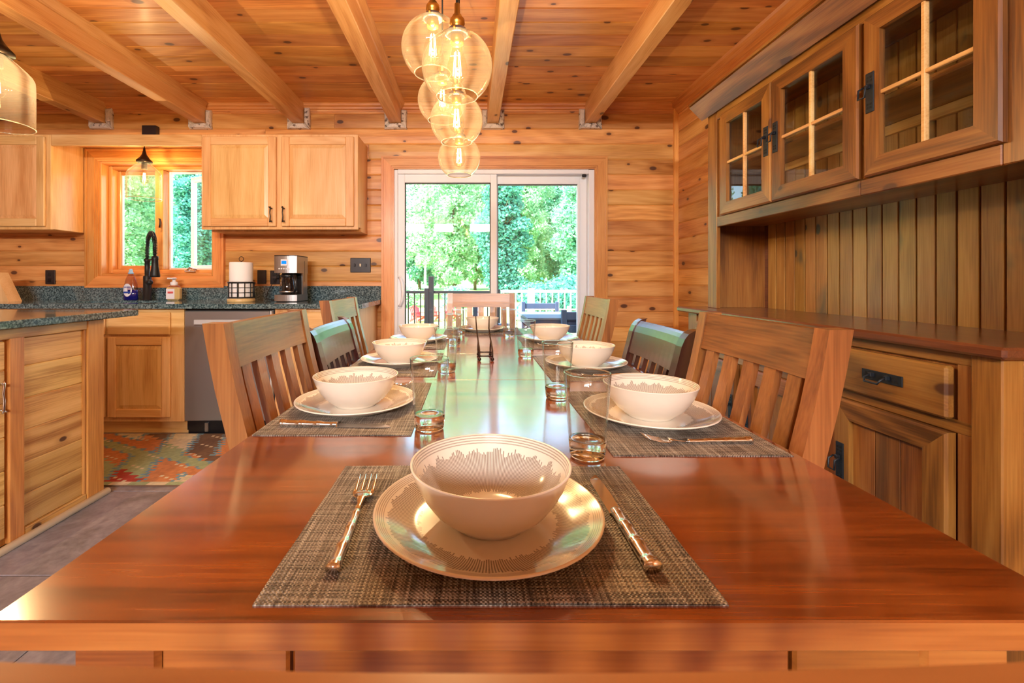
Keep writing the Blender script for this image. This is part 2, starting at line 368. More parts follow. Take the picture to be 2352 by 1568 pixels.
# ------------------------------------------------------------------ helpers: geometry
class MB:
    def __init__(s): s.v = []; s.f = []; s.mi = []; s.k = 0; s.sm = []
    def add(s, vs, fs, smooth=False):
        o = len(s.v); s.v += [tuple(p) for p in vs]
        for f in fs: s.f.append([o + i for i in f]); s.mi.append(s.k); s.sm.append(smooth)
        return s
    def mat(s, k): s.k = k; return s
    def box(s, x0, x1, y0, y1, z0, z1, b=0.0):
        if x0 > x1: x0, x1 = x1, x0
        if y0 > y1: y0, y1 = y1, y0
        if z0 > z1: z0, z1 = z1, z0
        if b <= 0:
            return s.add([(x0, y0, z0), (x1, y0, z0), (x1, y1, z0), (x0, y1, z0), (x0, y0, z1), (x1, y0, z1), (x1, y1, z1), (x0, y1, z1)],
                         [(0, 3, 2, 1), (4, 5, 6, 7), (0, 1, 5, 4), (1, 2, 6, 5), (2, 3, 7, 6), (3, 0, 4, 7)])
        b = min(b, (x1 - x0) * .45, (y1 - y0) * .45, (z1 - z0) * .45)
        vs = []; ix = {}
        for sx in (0, 1):
            for sy in (0, 1):
                for sz in (0, 1):
                    X, Y, Z = (x0, x1)[sx], (y0, y1)[sy], (z0, z1)[sz]
                    dx, dy, dz = (b, -b)[sx], (b, -b)[sy], (b, -b)[sz]
                    for ax, p in (('x', (X, Y + dy, Z + dz)), ('y', (X + dx, Y, Z + dz)), ('z', (X + dx, Y + dy, Z))):
                        ix[(sx, sy, sz, ax)] = len(vs); vs.append(p)
        fs = []
        g = lambda a, b_, c, t: ix[(a, b_, c, t)]
        for q in (0, 1):
            fs.append([g(q, 0, 0, 'x'), g(q, 1, 0, 'x'), g(q, 1, 1, 'x'), g(q, 0, 1, 'x')][::(1 if q else -1)])
            fs.append([g(0, q, 0, 'y'), g(1, q, 0, 'y'), g(1, q, 1, 'y'), g(0, q, 1, 'y')][::(-1 if q else 1)])
            fs.append([g(0, 0, q, 'z'), g(1, 0, q, 'z'), g(1, 1, q, 'z'), g(0, 1, q, 'z')][::(1 if q else -1)])
        for p in (0, 1):
            for q in (0, 1):
                fs.append([g(p, q, 0, 'x'), g(p, q, 1, 'x'), g(p, q, 1, 'y'), g(p, q, 0, 'y')])
                fs.append([g(p, 0, q, 'x'), g(p, 1, q, 'x'), g(p, 1, q, 'z'), g(p, 0, q, 'z')])
                fs.append([g(0, p, q, 'y'), g(1, p, q, 'y'), g(1, p, q, 'z'), g(0, p, q, 'z')])
                for r_ in (0, 1): fs.append([g(p, q, r_, 'x'), g(p, q, r_, 'y'), g(p, q, r_, 'z')])
        return s.add(vs, fs)
    def prism(s, poly, a0, a1, axis='y', smooth=False):
        """poly in the two other axes (in x,y,z order), extruded along axis"""
        def mk(p, a):
            return {'x': (a, p[0], p[1]), 'y': (p[0], a, p[1]), 'z': (p[0], p[1], a)}[axis]
        n = len(poly)
        vs = [mk(p, a0) for p in poly] + [mk(p, a1) for p in poly]
        fs = [tuple(range(n)), tuple(range(2 * n - 1, n - 1, -1))]
        s.add(vs, fs)
        o = len(s.v) - 2 * n
        for i in range(n):
            j = (i + 1) % n
            s.f.append([o + i, o + j, o + n + j, o + n + i]); s.mi.append(s.k); s.sm.append(smooth)
        return s
    def lathe(s, prof, c=(0, 0, 0), seg=40, smooth=True, sx=1.0, sy=1.0, closed=False):
        vs = []; fs = []; rings = []
        for (r, z) in prof:
            if r < 1e-6: rings.append([len(vs)]); vs.append((c[0], c[1], c[2] + z))
            else:
                rings.append(list(range(len(vs), len(vs) + seg)))
                for i in range(seg):
                    a = 2 * pi * i / seg; vs.append((c[0] + r * cos(a) * sx, c[1] + r * sin(a) * sy, c[2] + z))
        pairs = list(zip(rings[:-1], rings[1:]))
        if closed: pairs.append((rings[-1], rings[0]))
        for A, B in pairs:
            for i in range(seg):
                j = (i + 1) % seg
                if len(A) == 1 and len(B) == 1: continue
                if len(A) == 1: fs.append((A[0], B[j], B[i]))
                elif len(B) == 1: fs.append((A[i], A[j], B[0]))
                else: fs.append((A[i], A[j], B[j], B[i]))
        return s.add(vs, fs, smooth)
    def tube(s, pts, rad, seg=8, smooth=True, flat=1.0, up=None):
        pts = [Vector(p) for p in pts]; n = len(pts)
        if not isinstance(rad, (list, tuple)): rad = [rad] * n
        vs = []; fs = []; prev = None
        for i, p in enumerate(pts):
            t = (pts[min(i + 1, n - 1)] - pts[max(i - 1, 0)]).normalized()
            if prev is None:
                ref = Vector(up) if up else (Vector((0, 0, 1)) if abs(t.z) < 0.9 else Vector((1, 0, 0)))
                u = (ref - t * ref.dot(t)).normalized()
            else: u = (prev - t * prev.dot(t)).normalized()
            prev = u; w = t.cross(u)
            for k in range(seg):
                a = 2 * pi * k / seg
                vs.append(p + (u * cos(a) * flat + w * sin(a)) * rad[i])
        for i in range(n - 1):
            for k in range(seg):
                j = (k + 1) % seg
                fs.append((i * seg + k, i * seg + j, (i + 1) * seg + j, (i + 1) * seg + k))
        fs.append(tuple(range(seg - 1, -1, -1))); fs.append(tuple(range((n - 1) * seg, n * seg)))
        return s.add(vs, fs, smooth)
    def ball(s, c, r, seg=14):
        n = seg // 2
        return s.lathe([(r * sin(pi * i / n) if 0 < i < n else 0, -r * cos(pi * i / n)) for i in range(n + 1)], c, seg)
    def ring(s, c, R_, r, axis='z', seg=28, k=8):
        pts = []
        for i in range(seg):
            a = 2 * pi * i / seg
            for q in range(k):
                b = 2 * pi * q / k; rr = R_ + r * cos(b)
                p = (rr * cos(a), rr * sin(a), r * sin(b))
                p = {'z': p, 'y': (p[0], p[2], p[1]), 'x': (p[2], p[0], p[1])}[axis]
                pts.append((c[0] + p[0], c[1] + p[1], c[2] + p[2]))
        fs = []
        for i in range(seg):
            for q in range(k):
                i2, q2 = (i + 1) % seg, (q + 1) % k
                fs.append((i * k + q, i2 * k + q, i2 * k + q2, i * k + q2))
        return s.add(pts, fs, True)
    def build(s, name, mats, parent=None, loc=None, recalc=True):
        me = bpy.data.meshes.new(name)
        me.from_pydata(s.v, [], s.f)
        if not isinstance(mats, (list, tuple)): mats = [mats]
        for m in mats: me.materials.append(M[m] if isinstance(m, str) else m)
        me.polygons.foreach_set('material_index', s.mi)
        me.polygons.foreach_set('use_smooth', s.sm)
        if recalc:
            import bmesh
            bm = bmesh.new(); bm.from_mesh(me); bmesh.ops.recalc_face_normals(bm, faces=bm.faces); bm.to_mesh(me); bm.free()
        me.update()
        o = bpy.data.objects.new(name, me); COL.objects.link(o)
        if parent: o.parent = parent
        if loc: o.location = loc
        return o
    def at(s, c):
        s.v = [(p[0] - c[0], p[1] - c[1], p[2] - c[2]) for p in s.v]; return s

def cbox(*a, b=0.003): return MB().box(*a, b=b)
def tag(o, label, cat, group=None):
    o['label'] = label; o['category'] = cat
    if group: o['group'] = group
    return o
def thing(name, label, cat, loc=(0, 0, 0), rotz=0.0, group=None):
    o = bpy.data.objects.new(name, None); COL.objects.link(o); o.empty_display_size = 0.1
    o.location = loc; o.rotation_euler = (0, 0, rotz)
    return tag(o, label, cat, group)
def struct(o): o['kind'] = 'structure'; return o
def sempty(name, loc=(0, 0, 0)):
    o = bpy.data.objects.new(name, None); COL.objects.link(o); o.location = loc; return struct(o)
class TH:
    """a thing written in world coordinates; parts are shifted to the root"""
    def __init__(s, name, label, cat, loc, group=None, structure=False):
        s.loc = loc; s.o = sempty(name, loc) if structure else thing(name, label, cat, loc, 0, group)
    def p(s, name, mb, mats, parent=None): return mb.at(s.loc).build(name, mats, parent or s.o)
def copy_tree(o, parent=None):
    c = o.copy(); COL.objects.link(c); c.parent = parent
    for k in ('group',):
        pass
    for ch in list(o.children): copy_tree(ch, c)
    return c
def share(src, name, parent, loc, rot=None, scale=None):
    o = bpy.data.objects.new(name, src.data); COL.objects.link(o); o.parent = parent; o.location = loc
    if rot: o.rotation_euler = rot
    if scale: o.scale = scale
    return o

# ================================================================== ROOM SHELL
FARY, RX, LX, BY, CEIL = 3.75, 1.718, -4.3, -4.0, 2.55
ZF = 0.917   # kitchen counter
# ---- floor and its slate tiles
fl = MB().box(LX - .2, RX + .2, BY - .2, 3.95, -0.2, -0.012)
fl.box(LX, RX, BY, -1.0, -0.012, -0.001)
floor = struct(fl.build('floor', 'grout'))
TP = 0.655; tile0 = None
for i in range(10):
    for j in range(8):
        x = -1.95 + TP * (i - 4); y = 1.64 + TP * (j - 4)
        x0, x1 = max(x, LX), min(x + TP, RX); y0, y1 = max(y, -1.0), min(y + TP, FARY)
        if x1 - x0 < .05 or y1 - y0 < .05: continue
        g = .0022
        if x1 - x0 > TP - .001 and y1 - y0 > TP - .001:
            if tile0 is None:
                tile0 = MB().box(-TP / 2 + g, TP / 2 - g, -TP / 2 + g, TP / 2 - g, -.012, 0, b=.0025).build('tile', 'slate', floor, (x + TP / 2, y + TP / 2, 0))
            else: share(tile0, 'tile', floor, (x + TP / 2, y + TP / 2, 0))
        else:
            c = ((x0 + x1) / 2, (y0 + y1) / 2, 0)
            MB().box(x0 + g, x1 - g, y0 + g, y1 - g, -.012, 0, b=.0025).at(c).build('tile', 'slate', floor, c)
# ---- ceiling and its tongue-and-groove boards
ceiling = struct(MB().box(LX - .25, RX + .25, BY - .25, 4.05, CEIL + .02, CEIL + .3).build('ceiling', 'pine_ceiling'))
CP = 0.1325
bd = MB()
prof = [(-CP / 2, .02), (-CP / 2, .006), (-CP / 2 + .006, 0), (CP / 2 - .006, 0), (CP / 2, .006), (CP / 2, .02)]
bd.prism(prof, LX, RX, 'x')
b0 = None; y = FARY - CP / 2
while y > -1.2:
    if b0 is None: b0 = bd.build('board', 'pine_ceiling', ceiling, (0, y, CEIL))
    else: share(b0, 'board', ceiling, (0, y, CEIL))
    y -= CP
MB().box(LX, RX, BY, y + CP / 2, CEIL, CEIL + .02).build('board', 'pine_ceiling', ceiling)
# ---- far wall: core with openings, board by board in front
WX0, WX1, WZ0, WZ1 = -3.113, -2.152, 1.115, 2.072      # sink window opening
DX0, DX1, DZ1 = -0.652, 1.032, 2.012                   # slider opening
core = MB()
for (a, b, c, d) in ((LX - .2, WX0, 0, CEIL + .02), (WX0, WX1, 0, WZ0), (WX0, WX1, WZ1, CEIL + .02), (WX1, DX0, 0, CEIL + .02), (DX0, DX1, DZ1, CEIL + .02), (DX1, RX + .25, 0, CEIL + .02)):
    core.box(a, b, FARY + .018, 3.95, c - (.2 if c == 0 else 0), d)
wall_far = struct(core.build('wall_far', 'pine_far'))
WP = 0.1275
def wprof(h):   # log siding: rounded face, V joint
    return [(.02, 0), (.006, 0), (0, .008), (-.002, h / 2), (0, h - .008), (.006, h), (.02, h)]
def hboard(x0, x1, z0, z1):
    c = ((x0 + x1) / 2, FARY, z0)
    m = MB(); pr = wprof(z1 - z0)
    m.prism([(p[0], p[1]) for p in pr], x0 - c[0], x1 - c[0], 'x')
    m.build('board', 'pine_far', wall_far, c)
k = 0; z = 0.049 - WP
while z < CEIL:
    z0, z1 = max(z, 0.0), min(z + WP, CEIL)
    if z1 - z0 > .012:
        segs = [(LX, RX)]
        for (a, b, c, d) in ((WX0, WX1, WZ0, WZ1), (DX0, DX1, 0, DZ1)):
            if z1 > c + .03 and z0 < d - .03:
                segs = [q for (s0, s1) in segs for q in ((s0, min(s1, a)), (max(s0, b), s1)) if q[1] - q[0] > .02]
        for (s0, s1) in segs:
            if s1 - s0 > 4.0:                      # butt joints in long courses
                j = s0 + (s1 - s0) * (0.38 + 0.24 * ((k * 7) % 5) / 5)
                hboard(s0, j - .0006, z0, z1); hboard(j + .0006, s1, z0, z1)
            else: hboard(s0, s1, z0, z1)
        k += 1
    z += WP
# ---- right wall
wall_right = struct(MB().box(RX + .018, RX + .22, BY - .2, 3.95, -.2, CEIL + .02).build('wall_right', 'pine_right'))
z = 0.02 - WP
while z < CEIL:
    z0, z1 = max(z, 0), min(z + WP, CEIL)
    if z1 - z0 > .012:
        pr = wprof(z1 - z0)
        MB().prism([(p[0], p[1]) for p in pr], -1.4 - 1.2, FARY - 1.2, 'y').build('board', 'pine_right', wall_right, (RX, 1.2, z0))
    z += WP
struct(MB().box(LX - .2, LX, BY - .2, 3.95, -.2, CEIL + .02).build('wall_left', 'plaster'))
struct(MB().box(LX - .2, RX + .2, BY - .2, BY, -.2, CEIL + .02).build('wall_back', 'plaster'))
# ---- trims
struct(MB().box(RX - .032, RX + .004, FARY - .03, FARY + .004, 0, CEIL, b=.004).build('trim_1', 'trim_z'))
crown = [(0, -.062), (-.006, -.062), (-.010, -.05), (-.018, -.046), (-.022, -.03), (-.034, -.022), (-.038, -.008), (-.046, 0), (0, 0)]
struct(MB().prism([(p[0] + FARY + .001, p[1] + CEIL) for p in crown], LX, RX, 'x').build('trim_2', 'trim_x'))
struct(MB().prism([(p[0] * 1.5 + RX + .001, p[1] * 1.5 + CEIL) for p in crown], BY, FARY, 'y').build('trim_3', 'trim_y'))
# ---- windows behind the camera
def wall_window(k, c, w, h, side):
    t = TH('window_%d' % k, '', '', c, structure=True)
    def bx(m, a, b, d0, d1, z0, z1, bv=.004):
        if side == 'back': m.box(c[0] + a, c[0] + b, BY + d0, BY + d1, c[2] + z0, c[2] + z1, b=bv)
        else: m.box(LX + d0, LX + d1, c[1] + a, c[1] + b, c[2] + z0, c[2] + z1, b=bv)
    m = MB()
    for (a, b, z0, z1) in ((-w / 2 - .09, w / 2 + .09, h / 2, h / 2 + .034), (-w / 2 - .09, w / 2 + .09, -h / 2 - .09, -h / 2), (-w / 2 - .09, -w / 2, -h / 2, h / 2), (w / 2, w / 2 + .09, -h / 2, h / 2), (-.02, .02, -h / 2, h / 2)):
        bx(m, a, b, 0, .06, z0, z1)
    t.p('casing', m, 'trim_z')
    m = MB(); bx(m, -w / 2, w / 2, .002, .012, -h / 2, h / 2, 0); t.p('pane', m, 'window_glow')
for i, (x, z, w, h) in enumerate(BACKWIN): wall_window(i + 2, (x, BY, z), w, h, 'back')

# ================================================================== SINK WINDOW
wnd = TH('window_1', '', '', (-2.64, FARY, WZ0), structure=True)
def casing(x0, x1, z0, z1, w, y, full=True):
    """mitred casing pieces; profile steps"""
    out = []
    def piece(poly):
        m = MB()
        def lay(pl, ya, yb): m.prism(pl, ya, yb, 'y')
        lay(poly, y - .016, y + .01); 
        c = (sum(p[0] for p in poly) / 4, sum(p[1] for p in poly) / 4)
        horiz = abs(poly[0][0] - poly[1][0]) > abs(poly[0][1] - poly[2][1]) * 1.0
        return m
    def quad(o0, o1, i0, i1, t0, t1):
        f = lambda a, b, t: (a[0] + (b[0] - a[0]) * t, a[1] + (b[1] - a[1]) * t)
        return [f(o0, i0, t0), f(o1, i1, t0), f(o1, i1, t1), f(o0, i0, t1)]
    O = [(x0 - w, z0 - w if full else z0), (x1 + w, z0 - w if full else z0), (x1 + w, z1 + w), (x0 - w, z1 + w)]
    I = [(x0, z0), (x1, z0), (x1, z1), (x0, z1)]
    sides = ((0, 1), (1, 2), (2, 3), (3, 0)) if full else ((1, 2), (2, 3), (3, 0))
    for (a, b) in sides:
        m = MB()
        for (t0, t1, dep) in ((0, .16, .030), (.16, .30, .022), (.30, .78, .026), (.78, .90, .018), (.90, 1, .012)):
            m.prism(quad(O[a], O[b], I[a], I[b], t0, t1), y - dep, y + .012, 'y')
        out.append((m, 'trim_x' if abs(O[a][1] - O[b][1]) < .01 else 'trim_z'))
    return out
for (m, mt) in casing(WX0 + .002, WX1 - .002, WZ0, WZ1, .098, FARY - .004): wnd.p('casing', m, mt)
# deep jamb lining with steps
for (a, b, c, d, mt) in ((WX0, WX0 + .02, WZ0, WZ1, 'trim_z'), (WX1 - .02, WX1, WZ0, WZ1, 'trim_z'), (WX0 + .02, WX1 - .02, WZ1 - .02, WZ1, 'trim_x'), (WX0 + .02, WX1 - .02, WZ0, WZ0 + .02, 'trim_x')):
    wnd.p('jamb', cbox(a, b, FARY - .004, 3.96, c, d, b=.003), mt)
YS = 3.88
for (a, b, c, d, mt) in ((WX0 + .02, WX0 + .05, WZ0 + .02, WZ1 - .02, 'trim_z'), (WX1 - .05, WX1 - .02, WZ0 + .02, WZ1 - .02, 'trim_z'), (WX0 + .05, WX1 - .05, WZ1 - .05, WZ1 - .02, 'trim_x'), (WX0 + .05, WX1 - .05, WZ0 + .02, WZ0 + .055, 'trim_x'), (-2.70, -2.63, WZ0 + .055, WZ1 - .05, 'trim_z')):
    wnd.p('frame', cbox(a, b, YS - .06, 3.955, c, d, b=.006), mt)
# fixed left sash
sx0, sx1, sz0, sz1 = WX0 + .05, -2.70, WZ0 + .055, WZ1 - .05
for (a, b, c, d, mt) in ((sx0, sx0 + .028, sz0, sz1, 'trim_z'), (sx1 - .02, sx1, sz0, sz1, 'trim_z'), (sx0 + .028, sx1 - .02, sz1 - .035, sz1, 'trim_x'), (sx0 + .028, sx1 - .02, sz0, sz0 + .035, 'trim_x')):
    wnd.p('sash_bar', cbox(a, b, YS, YS + .04, c, d, b=.006), mt)
wnd.p('pane', MB().box(sx0 + .024, sx1 - .016, YS + .018, YS + .024, sz0 + .03, sz1 - .03), 'pane')
wnd.p('spacer', MB().box(sx0 + .0285, sx0 + .038, YS + .012, YS + .03, sz0 + .036, sz1 - .036), 'white_vinyl')
# opened casement on the right, hinged at the right jamb
cx0, cx1 = -2.63, WX1 - .05
for (a, b, c, d) in ((cx0, cx0 + .016, sz0, sz1), (cx1 - .016, cx1, sz0, sz1), (cx0 + .016, cx1 - .016, sz1 - .016, sz1), (cx0 + .016, cx1 - .016, sz0, sz0 + .016)):
    wnd.p('weather_frame', cbox(a, b, YS + .02, YS + .05, c, d, b=.003), 'white_vinyl')
ang = R(24); hx, hy, sw = cx1 - .01, 3.96, cx1 - cx0 - .02
def swing(m):
    m.v = [(hx - p[0] * cos(ang) - p[1] * sin(ang) * 0 + p[1] * sin(ang), hy + p[0] * sin(ang) + p[1] * cos(ang), p[2]) for p in m.v]; return m
m = MB()
for (a, b, c, d) in ((0, .04, sz0, sz1), (sw - .045, sw, sz0, sz1), (.04, sw - .045, sz1 - .045, sz1), (.04, sw - .045, sz0, sz0 + .045)): m.box(a, b, 0, .035, c, d, b=.004)
cs = wnd.p('casement_sash', swing(m), 'white_vinyl')
wnd.p('pane', swing(MB().box(.03, sw - .03, .014, .02, sz0 + .03, sz1 - .03)), 'pane', cs)
# latch and crank
lx = -2.655
wnd.p('latch', MB().tube([(lx, YS - .07, 1.60), (lx + .02, YS - .085, 1.595), (lx + .022, YS - .09, 1.55), (lx + .012, YS - .08, 1.525)], .006), 'bronze')
wnd.p('crank', MB().box(-2.43, -2.34, YS - .09, YS - .05, WZ0 + .03, WZ0 + .05, b=.006).tube([(-2.40, YS - .09, WZ0 + .055), (-2.36, YS - .12, WZ0 + .068), (-2.31, YS - .11, WZ0 + .05)], .009), 'chrome')

# ================================================================== SLIDING DOOR
dr = TH('door_1', '', '', (0.19, FARY, 0), structure=True)
for (m, mt) in casing(DX0 + .006, DX1 - .006, 0, DZ1 - .006, .102, FARY - .004, full=False): dr.p('casing', m, mt)
fy0, fy1 = 3.755, 3.90
fx0, fx1, fz1 = -.648, 1.018, 2.004
for (a, b, c, d) in ((fx0, fx0 + .03, 0, fz1), (fx1 - .035, fx1 + .012, 0, fz1), (fx0 + .03, fx1 - .035, fz1 - .034, fz1 + .006), (fx0 + .03, fx1 - .035, 0, .04)):
    dr.p('door_frame', cbox(a, b, fy0, fy1, c, d, b=.003), 'white_vinyl')
def leaf_door(x0, x1, y0, sl, sr, zt, name):
    m = MB()
    zb = .04
    m.box(x0, x0 + sl, y0, y0 + .045, zb, zt, b=.003).box(x1 - sr, x1, y0, y0 + .045, zb, zt, b=.003)
    m.box(x0 + sl, x1 - sr, y0, y0 + .045, zt - .072, zt, b=.003).box(x0 + sl, x1 - sr, y0, y0 + .045, zb, zb + .10, b=.003)
    o = dr.p(name, m, 'white_vinyl')
    g = MB()
    for (a, b, c, d) in ((x0 + sl, x0 + sl + .008, zb + .1, zt - .072), (x1 - sr - .008, x1 - sr, zb + .1, zt - .072), (x0 + sl, x1 - sr, zt - .08, zt - .072)):
        g.box(a, b, y0 + .008, y0 + .036, c, d)
    dr.p('gasket', g, 'dark_grey', o)
    dr.p('pane', MB().box(x0 + sl - .005, x1 - sr + .005, y0 + .02, y0 + .026, zb + .095, zt - .067), 'pane', o)
    return o
slide = leaf_door(-.622, .213, 3.775, .06, .052, 1.972, 'sliding_panel')
fixed = leaf_door(.170, .985, 3.835, .052, .06, 1.972, 'fixed_panel')
dr.p('track_edge', cbox(.165, .20, 3.83, 3.88, .05, 1.95, b=.002), 'white_vinyl', slide)
dr.p('track_edge', cbox(.905, .925, 3.825, 3.872, .14, 1.9, b=.002), 'white_vinyl', fixed)
dr.p('door_handle', MB().tube([(-.606, 3.772, 1.10), (-.595, 3.74, 1.095), (-.577, 3.725, 1.05), (-.570, 3.722, .98), (-.577, 3.725, .91), (-.595, 3.74, .868), (-.606, 3.772, .862)], [.012, .011, .011, .012, .011, .011, .012], 10).box(-.622, -.590, 3.768, 3.777, .84, 1.12, b=.004), 'white_plastic', slide)
dr.p('door_closer', cbox(.93, .965, 3.765, 3.78, 1.945, 1.968, b=.004), 'black_plastic')

# ================================================================== CEILING BEAMS with birch collars
BEAM_Z0, BW = 2.383, 0.094
beam_x = [-3.085, -2.256, -1.439, -0.632, 0.178, 0.990]
beam_lab = 'honey pine ceiling beam ending at the far wall in a white birch-bark collar'
strip_lab = 'honey pine ceiling beam with a pale moulding strip along its upper edge'
for i, x in enumerate(beam_x):
    st = i in (1, 3)
    loc = (x, 1.2, BEAM_Z0)
    t = TH('ceiling_beam', strip_lab if st else beam_lab, 'beam', loc, 'beams with a moulding strip' if st else 'plain beams across the ceiling')
    t.p('timber', MB().box(x - BW / 2, x + BW / 2, -1.1, FARY + .004, BEAM_Z0, CEIL + .004, b=.004), 'beam')
    if st:
        t.p('moulding', MB().prism([(x + BW / 2 - .002, CEIL + .002), (x + BW / 2 - .002, CEIL - .052), (x + BW / 2 + .008, CEIL - .050), (x + BW / 2 + .030, CEIL - .012), (x + BW / 2 + .032, CEIL + .002)], -1.1, FARY - .045, 'y'), 'beam')
    rr = random.Random(i)
    o_, w = BW / 2, .046
    def collar(poly):
        cxp = sum(p[0] for p in poly) / 4; czp = sum(p[1] for p in poly) / 4
        vs = []
        for (sc, yy) in ((1.0, FARY + .006), (1.0, FARY - .018), (.80, FARY - .036), (.42, FARY - .043)):
            for p in poly:
                j = rr.uniform(-.0035, .0035)
                vs.append((cxp + (p[0] - cxp) * (sc if True else 1) + j, yy, czp + (p[1] - czp) * sc + j))
        fs = [(0, 1, 2, 3), (12, 13, 14, 15)]
        for a in range(3):
            for q in range(4): fs.append((a * 4 + q, a * 4 + (q + 1) % 4, a * 4 + 4 + (q + 1) % 4, a * 4 + 4 + q))
        return MB().add(vs, fs)
    zt = BEAM_Z0 + .118 + rr.uniform(-.01, .012)
    for poly in ([(x - o_, BEAM_Z0), (x + o_, BEAM_Z0), (x + o_ + w, BEAM_Z0 - w), (x - o_ - w, BEAM_Z0 - w)],
                 [(x - o_, BEAM_Z0), (x - o_ - w, BEAM_Z0 - w), (x - o_ - w, zt), (x - o_, zt)],
                 [(x + o_, BEAM_Z0), (x + o_ + w, BEAM_Z0 - w), (x + o_ + w, zt), (x + o_, zt)]):
        t.p('birch_collar', collar(poly), 'birch')

# ================================================================== KITCHEN
def raised_door(t, x0, x1, z0, z1, y, mat='maple_z', panel='maple_z', fw=.062, drawer=False):
    """frame-and-raised-panel front facing -Y, front face at y"""
    m = MB()
    if drawer:
        m.box(x0, x1, y, y + .02, z0, z1, b=.007); return t.p('drawer', m, 'maple_x')
    m.box(x0, x0 + fw, y, y + .02, z0, z1, b=.005).box(x1 - fw, x1, y, y + .02, z0, z1, b=.005)
    m.mat(1).box(x0 + fw, x1 - fw, y, y + .02, z0, z0 + fw, b=.005).box(x0 + fw, x1 - fw, y, y + .02, z1 - fw, z1, b=.005)
    o = t.p('door', m, [mat, 'maple_x'])
    a0, a1, c0, c1 = x0 + fw - .004, x1 - fw + .004, z0 + fw - .004, z1 - fw + .004; s = .032
    vs = [(a0, y + .012, c0), (a1, y + .012, c0), (a1, y + .012, c1), (a0, y + .012, c1), (a0 + s, y + .003, c0 + s), (a1 - s, y + .003, c0 + s), (a1 - s, y + .003, c1 - s), (a0 + s, y + .003, c1 - s)]
    t.p('panel', MB().add(vs, [(0, 1, 5, 4), (1, 2, 6, 5), (2, 3, 7, 6), (3, 0, 4, 7), (4, 5, 6, 7)]), panel, o)
    return o
def twig_handle(t, x, y, z, parent, mat='bronze', h=.05, axis='y', sgn=-1):
    pts = [(0, h * 1.25), (.003, h), (-.001, .3 * h), (.003, -.3 * h), (0, -h), (-.004, -h * 1.2)]
    f = (lambda a, o, zz: (x + a, y + sgn * o, zz)) if axis == 'y' else (lambda a, o, zz: (x + sgn * o, y + a, zz))
    m = MB().tube([f(p[0], .028, z + p[1]) for p in pts], [.003, .0055, .0042, .005, .0055, .003], 7)
    m.tube([f(-.010, .030, z + h * 1.15), f(0, .028, z + h), f(.001, 0, z + h * .95)], [.003, .005, .006], 7)
    m.tube([f(.010, .030, z - h * 1.15), f(0, .028, z - h), f(.001, 0, z - h * .95)], [.003, .005, .006], 7)
    return t.p('handle', m, mat, parent)

CF = 3.43      # face of wall cabinets
UZ0, UZ1 = 1.466, 2.194
t = TH('wall_cabinet', 'two-door pale maple wall cabinet between the sink window and the sliding door', 'cabinet', (-1.465, 3.6, UZ0))
x0, x1 = -2.065, -.868
t.p('body', MB().box(x0 + .002, x1 - .002, CF + .01, FARY - .004, UZ0 + .02, UZ1 - .001, b=.003).box(x0, x1, CF - .001, CF + .022, UZ0, UZ1, b=.003).box(x0 + .02, x1 - .0, CF + .1, FARY - .006, UZ0 - .006, UZ0 + .024), 'maple_z')
d1 = raised_door(t, x0 + .017, -1.487, UZ0 + .022, UZ1 - .022, CF - .021)
d2 = raised_door(t, -1.447, x1 - .028, UZ0 + .022, UZ1 - .022, CF - .021)
twig_handle(t, -1.52, CF - .021, 1.575, d1); twig_handle(t, -1.425, CF - .021, 1.575, d2)
t = TH('wall_cabinet', 'pale maple wall cabinet over the knife block, its side facing the sink window', 'cabinet', (-3.6, 3.6, UZ0))
x1 = -3.217
t.p('body', MB().box(-4.049, x1 - .002, CF + .01, FARY - .004, UZ0 + .004, UZ1 - .001, b=.003).box(-4.05, x1, CF - .001, CF + .022, UZ0, UZ1, b=.003), 'maple_z')
d1 = raised_door(t, -3.66, x1 - .034, UZ0 + .022, UZ1 - .022, CF - .021)
d2 = raised_door(t, -4.04, -3.68, UZ0 + .022, UZ1 - .022, CF - .021)
twig_handle(t, -3.622, CF - .021, 1.585, d1)
t = TH('valance', 'plain maple valance board bridging the two wall cabinets above the sink window', 'board', (-2.64, CF, 2.108))
t.p('board', cbox(-3.216, -2.066, CF, CF + .02, 2.108, UZ1, b=.003), 'maple_x')
t.p('soffit', cbox(-3.215, -2.067, CF + .021, FARY - .06, 2.170, 2.186, b=.002), 'trim_x')

# base run
BF = 3.12
def base_cab(name, label, x0, x1, doors, drawers=True, endpanel=False):
    t = TH(name, label, 'cabinet', ((x0 + x1) / 2, 3.45, 0))
    zt_ = .70 if x1 < -1.9 else ZF - .034
    t.p('body', MB().box(x0, x1, BF + .001, FARY - .006, .095, zt_, b=.002), 'maple_z')
    if zt_ < .8: t.p('face_frame', MB().box(x0, x1, BF + .001, BF + .02, zt_ + .0005, ZF - .034), 'maple_x')
    t.p('toe_kick', cbox(x0, x1, BF + .05, BF + .07, 0.0, .097), 'maple_x')
    for (a, b, hs) in doors:
        if drawers: raised_door(t, a, b, .700, .858, BF - .02, drawer=True)
        d = raised_door(t, a, b, .128, .685, BF - .02, 'hickory', 'hickory', fw=.058)
    return t
base_cab('base_cabinet', 'pale wood base cabinet under the sink with drawer front and panelled door, beside the dishwasher', -2.93, -1.999, [(-2.52, -2.088, 1), (-2.915, -2.54, 1)])
base_cab('base_cabinet', 'pale wood base cabinet between dishwasher and sliding door, behind the chairs', -1.368, -.786, [(-1.33, -.83, 1)])
base_cab('base_cabinet', 'pale wood base cabinet in the corner under the knife block', -3.95, -2.935, [(-3.42, -2.96, 1), (-3.92, -3.44, 1)])
t = TH('dishwasher', 'purplish stainless steel dishwasher with a long pocket handle, built under the counter', 'dishwasher', (-1.684, 3.4, 0))
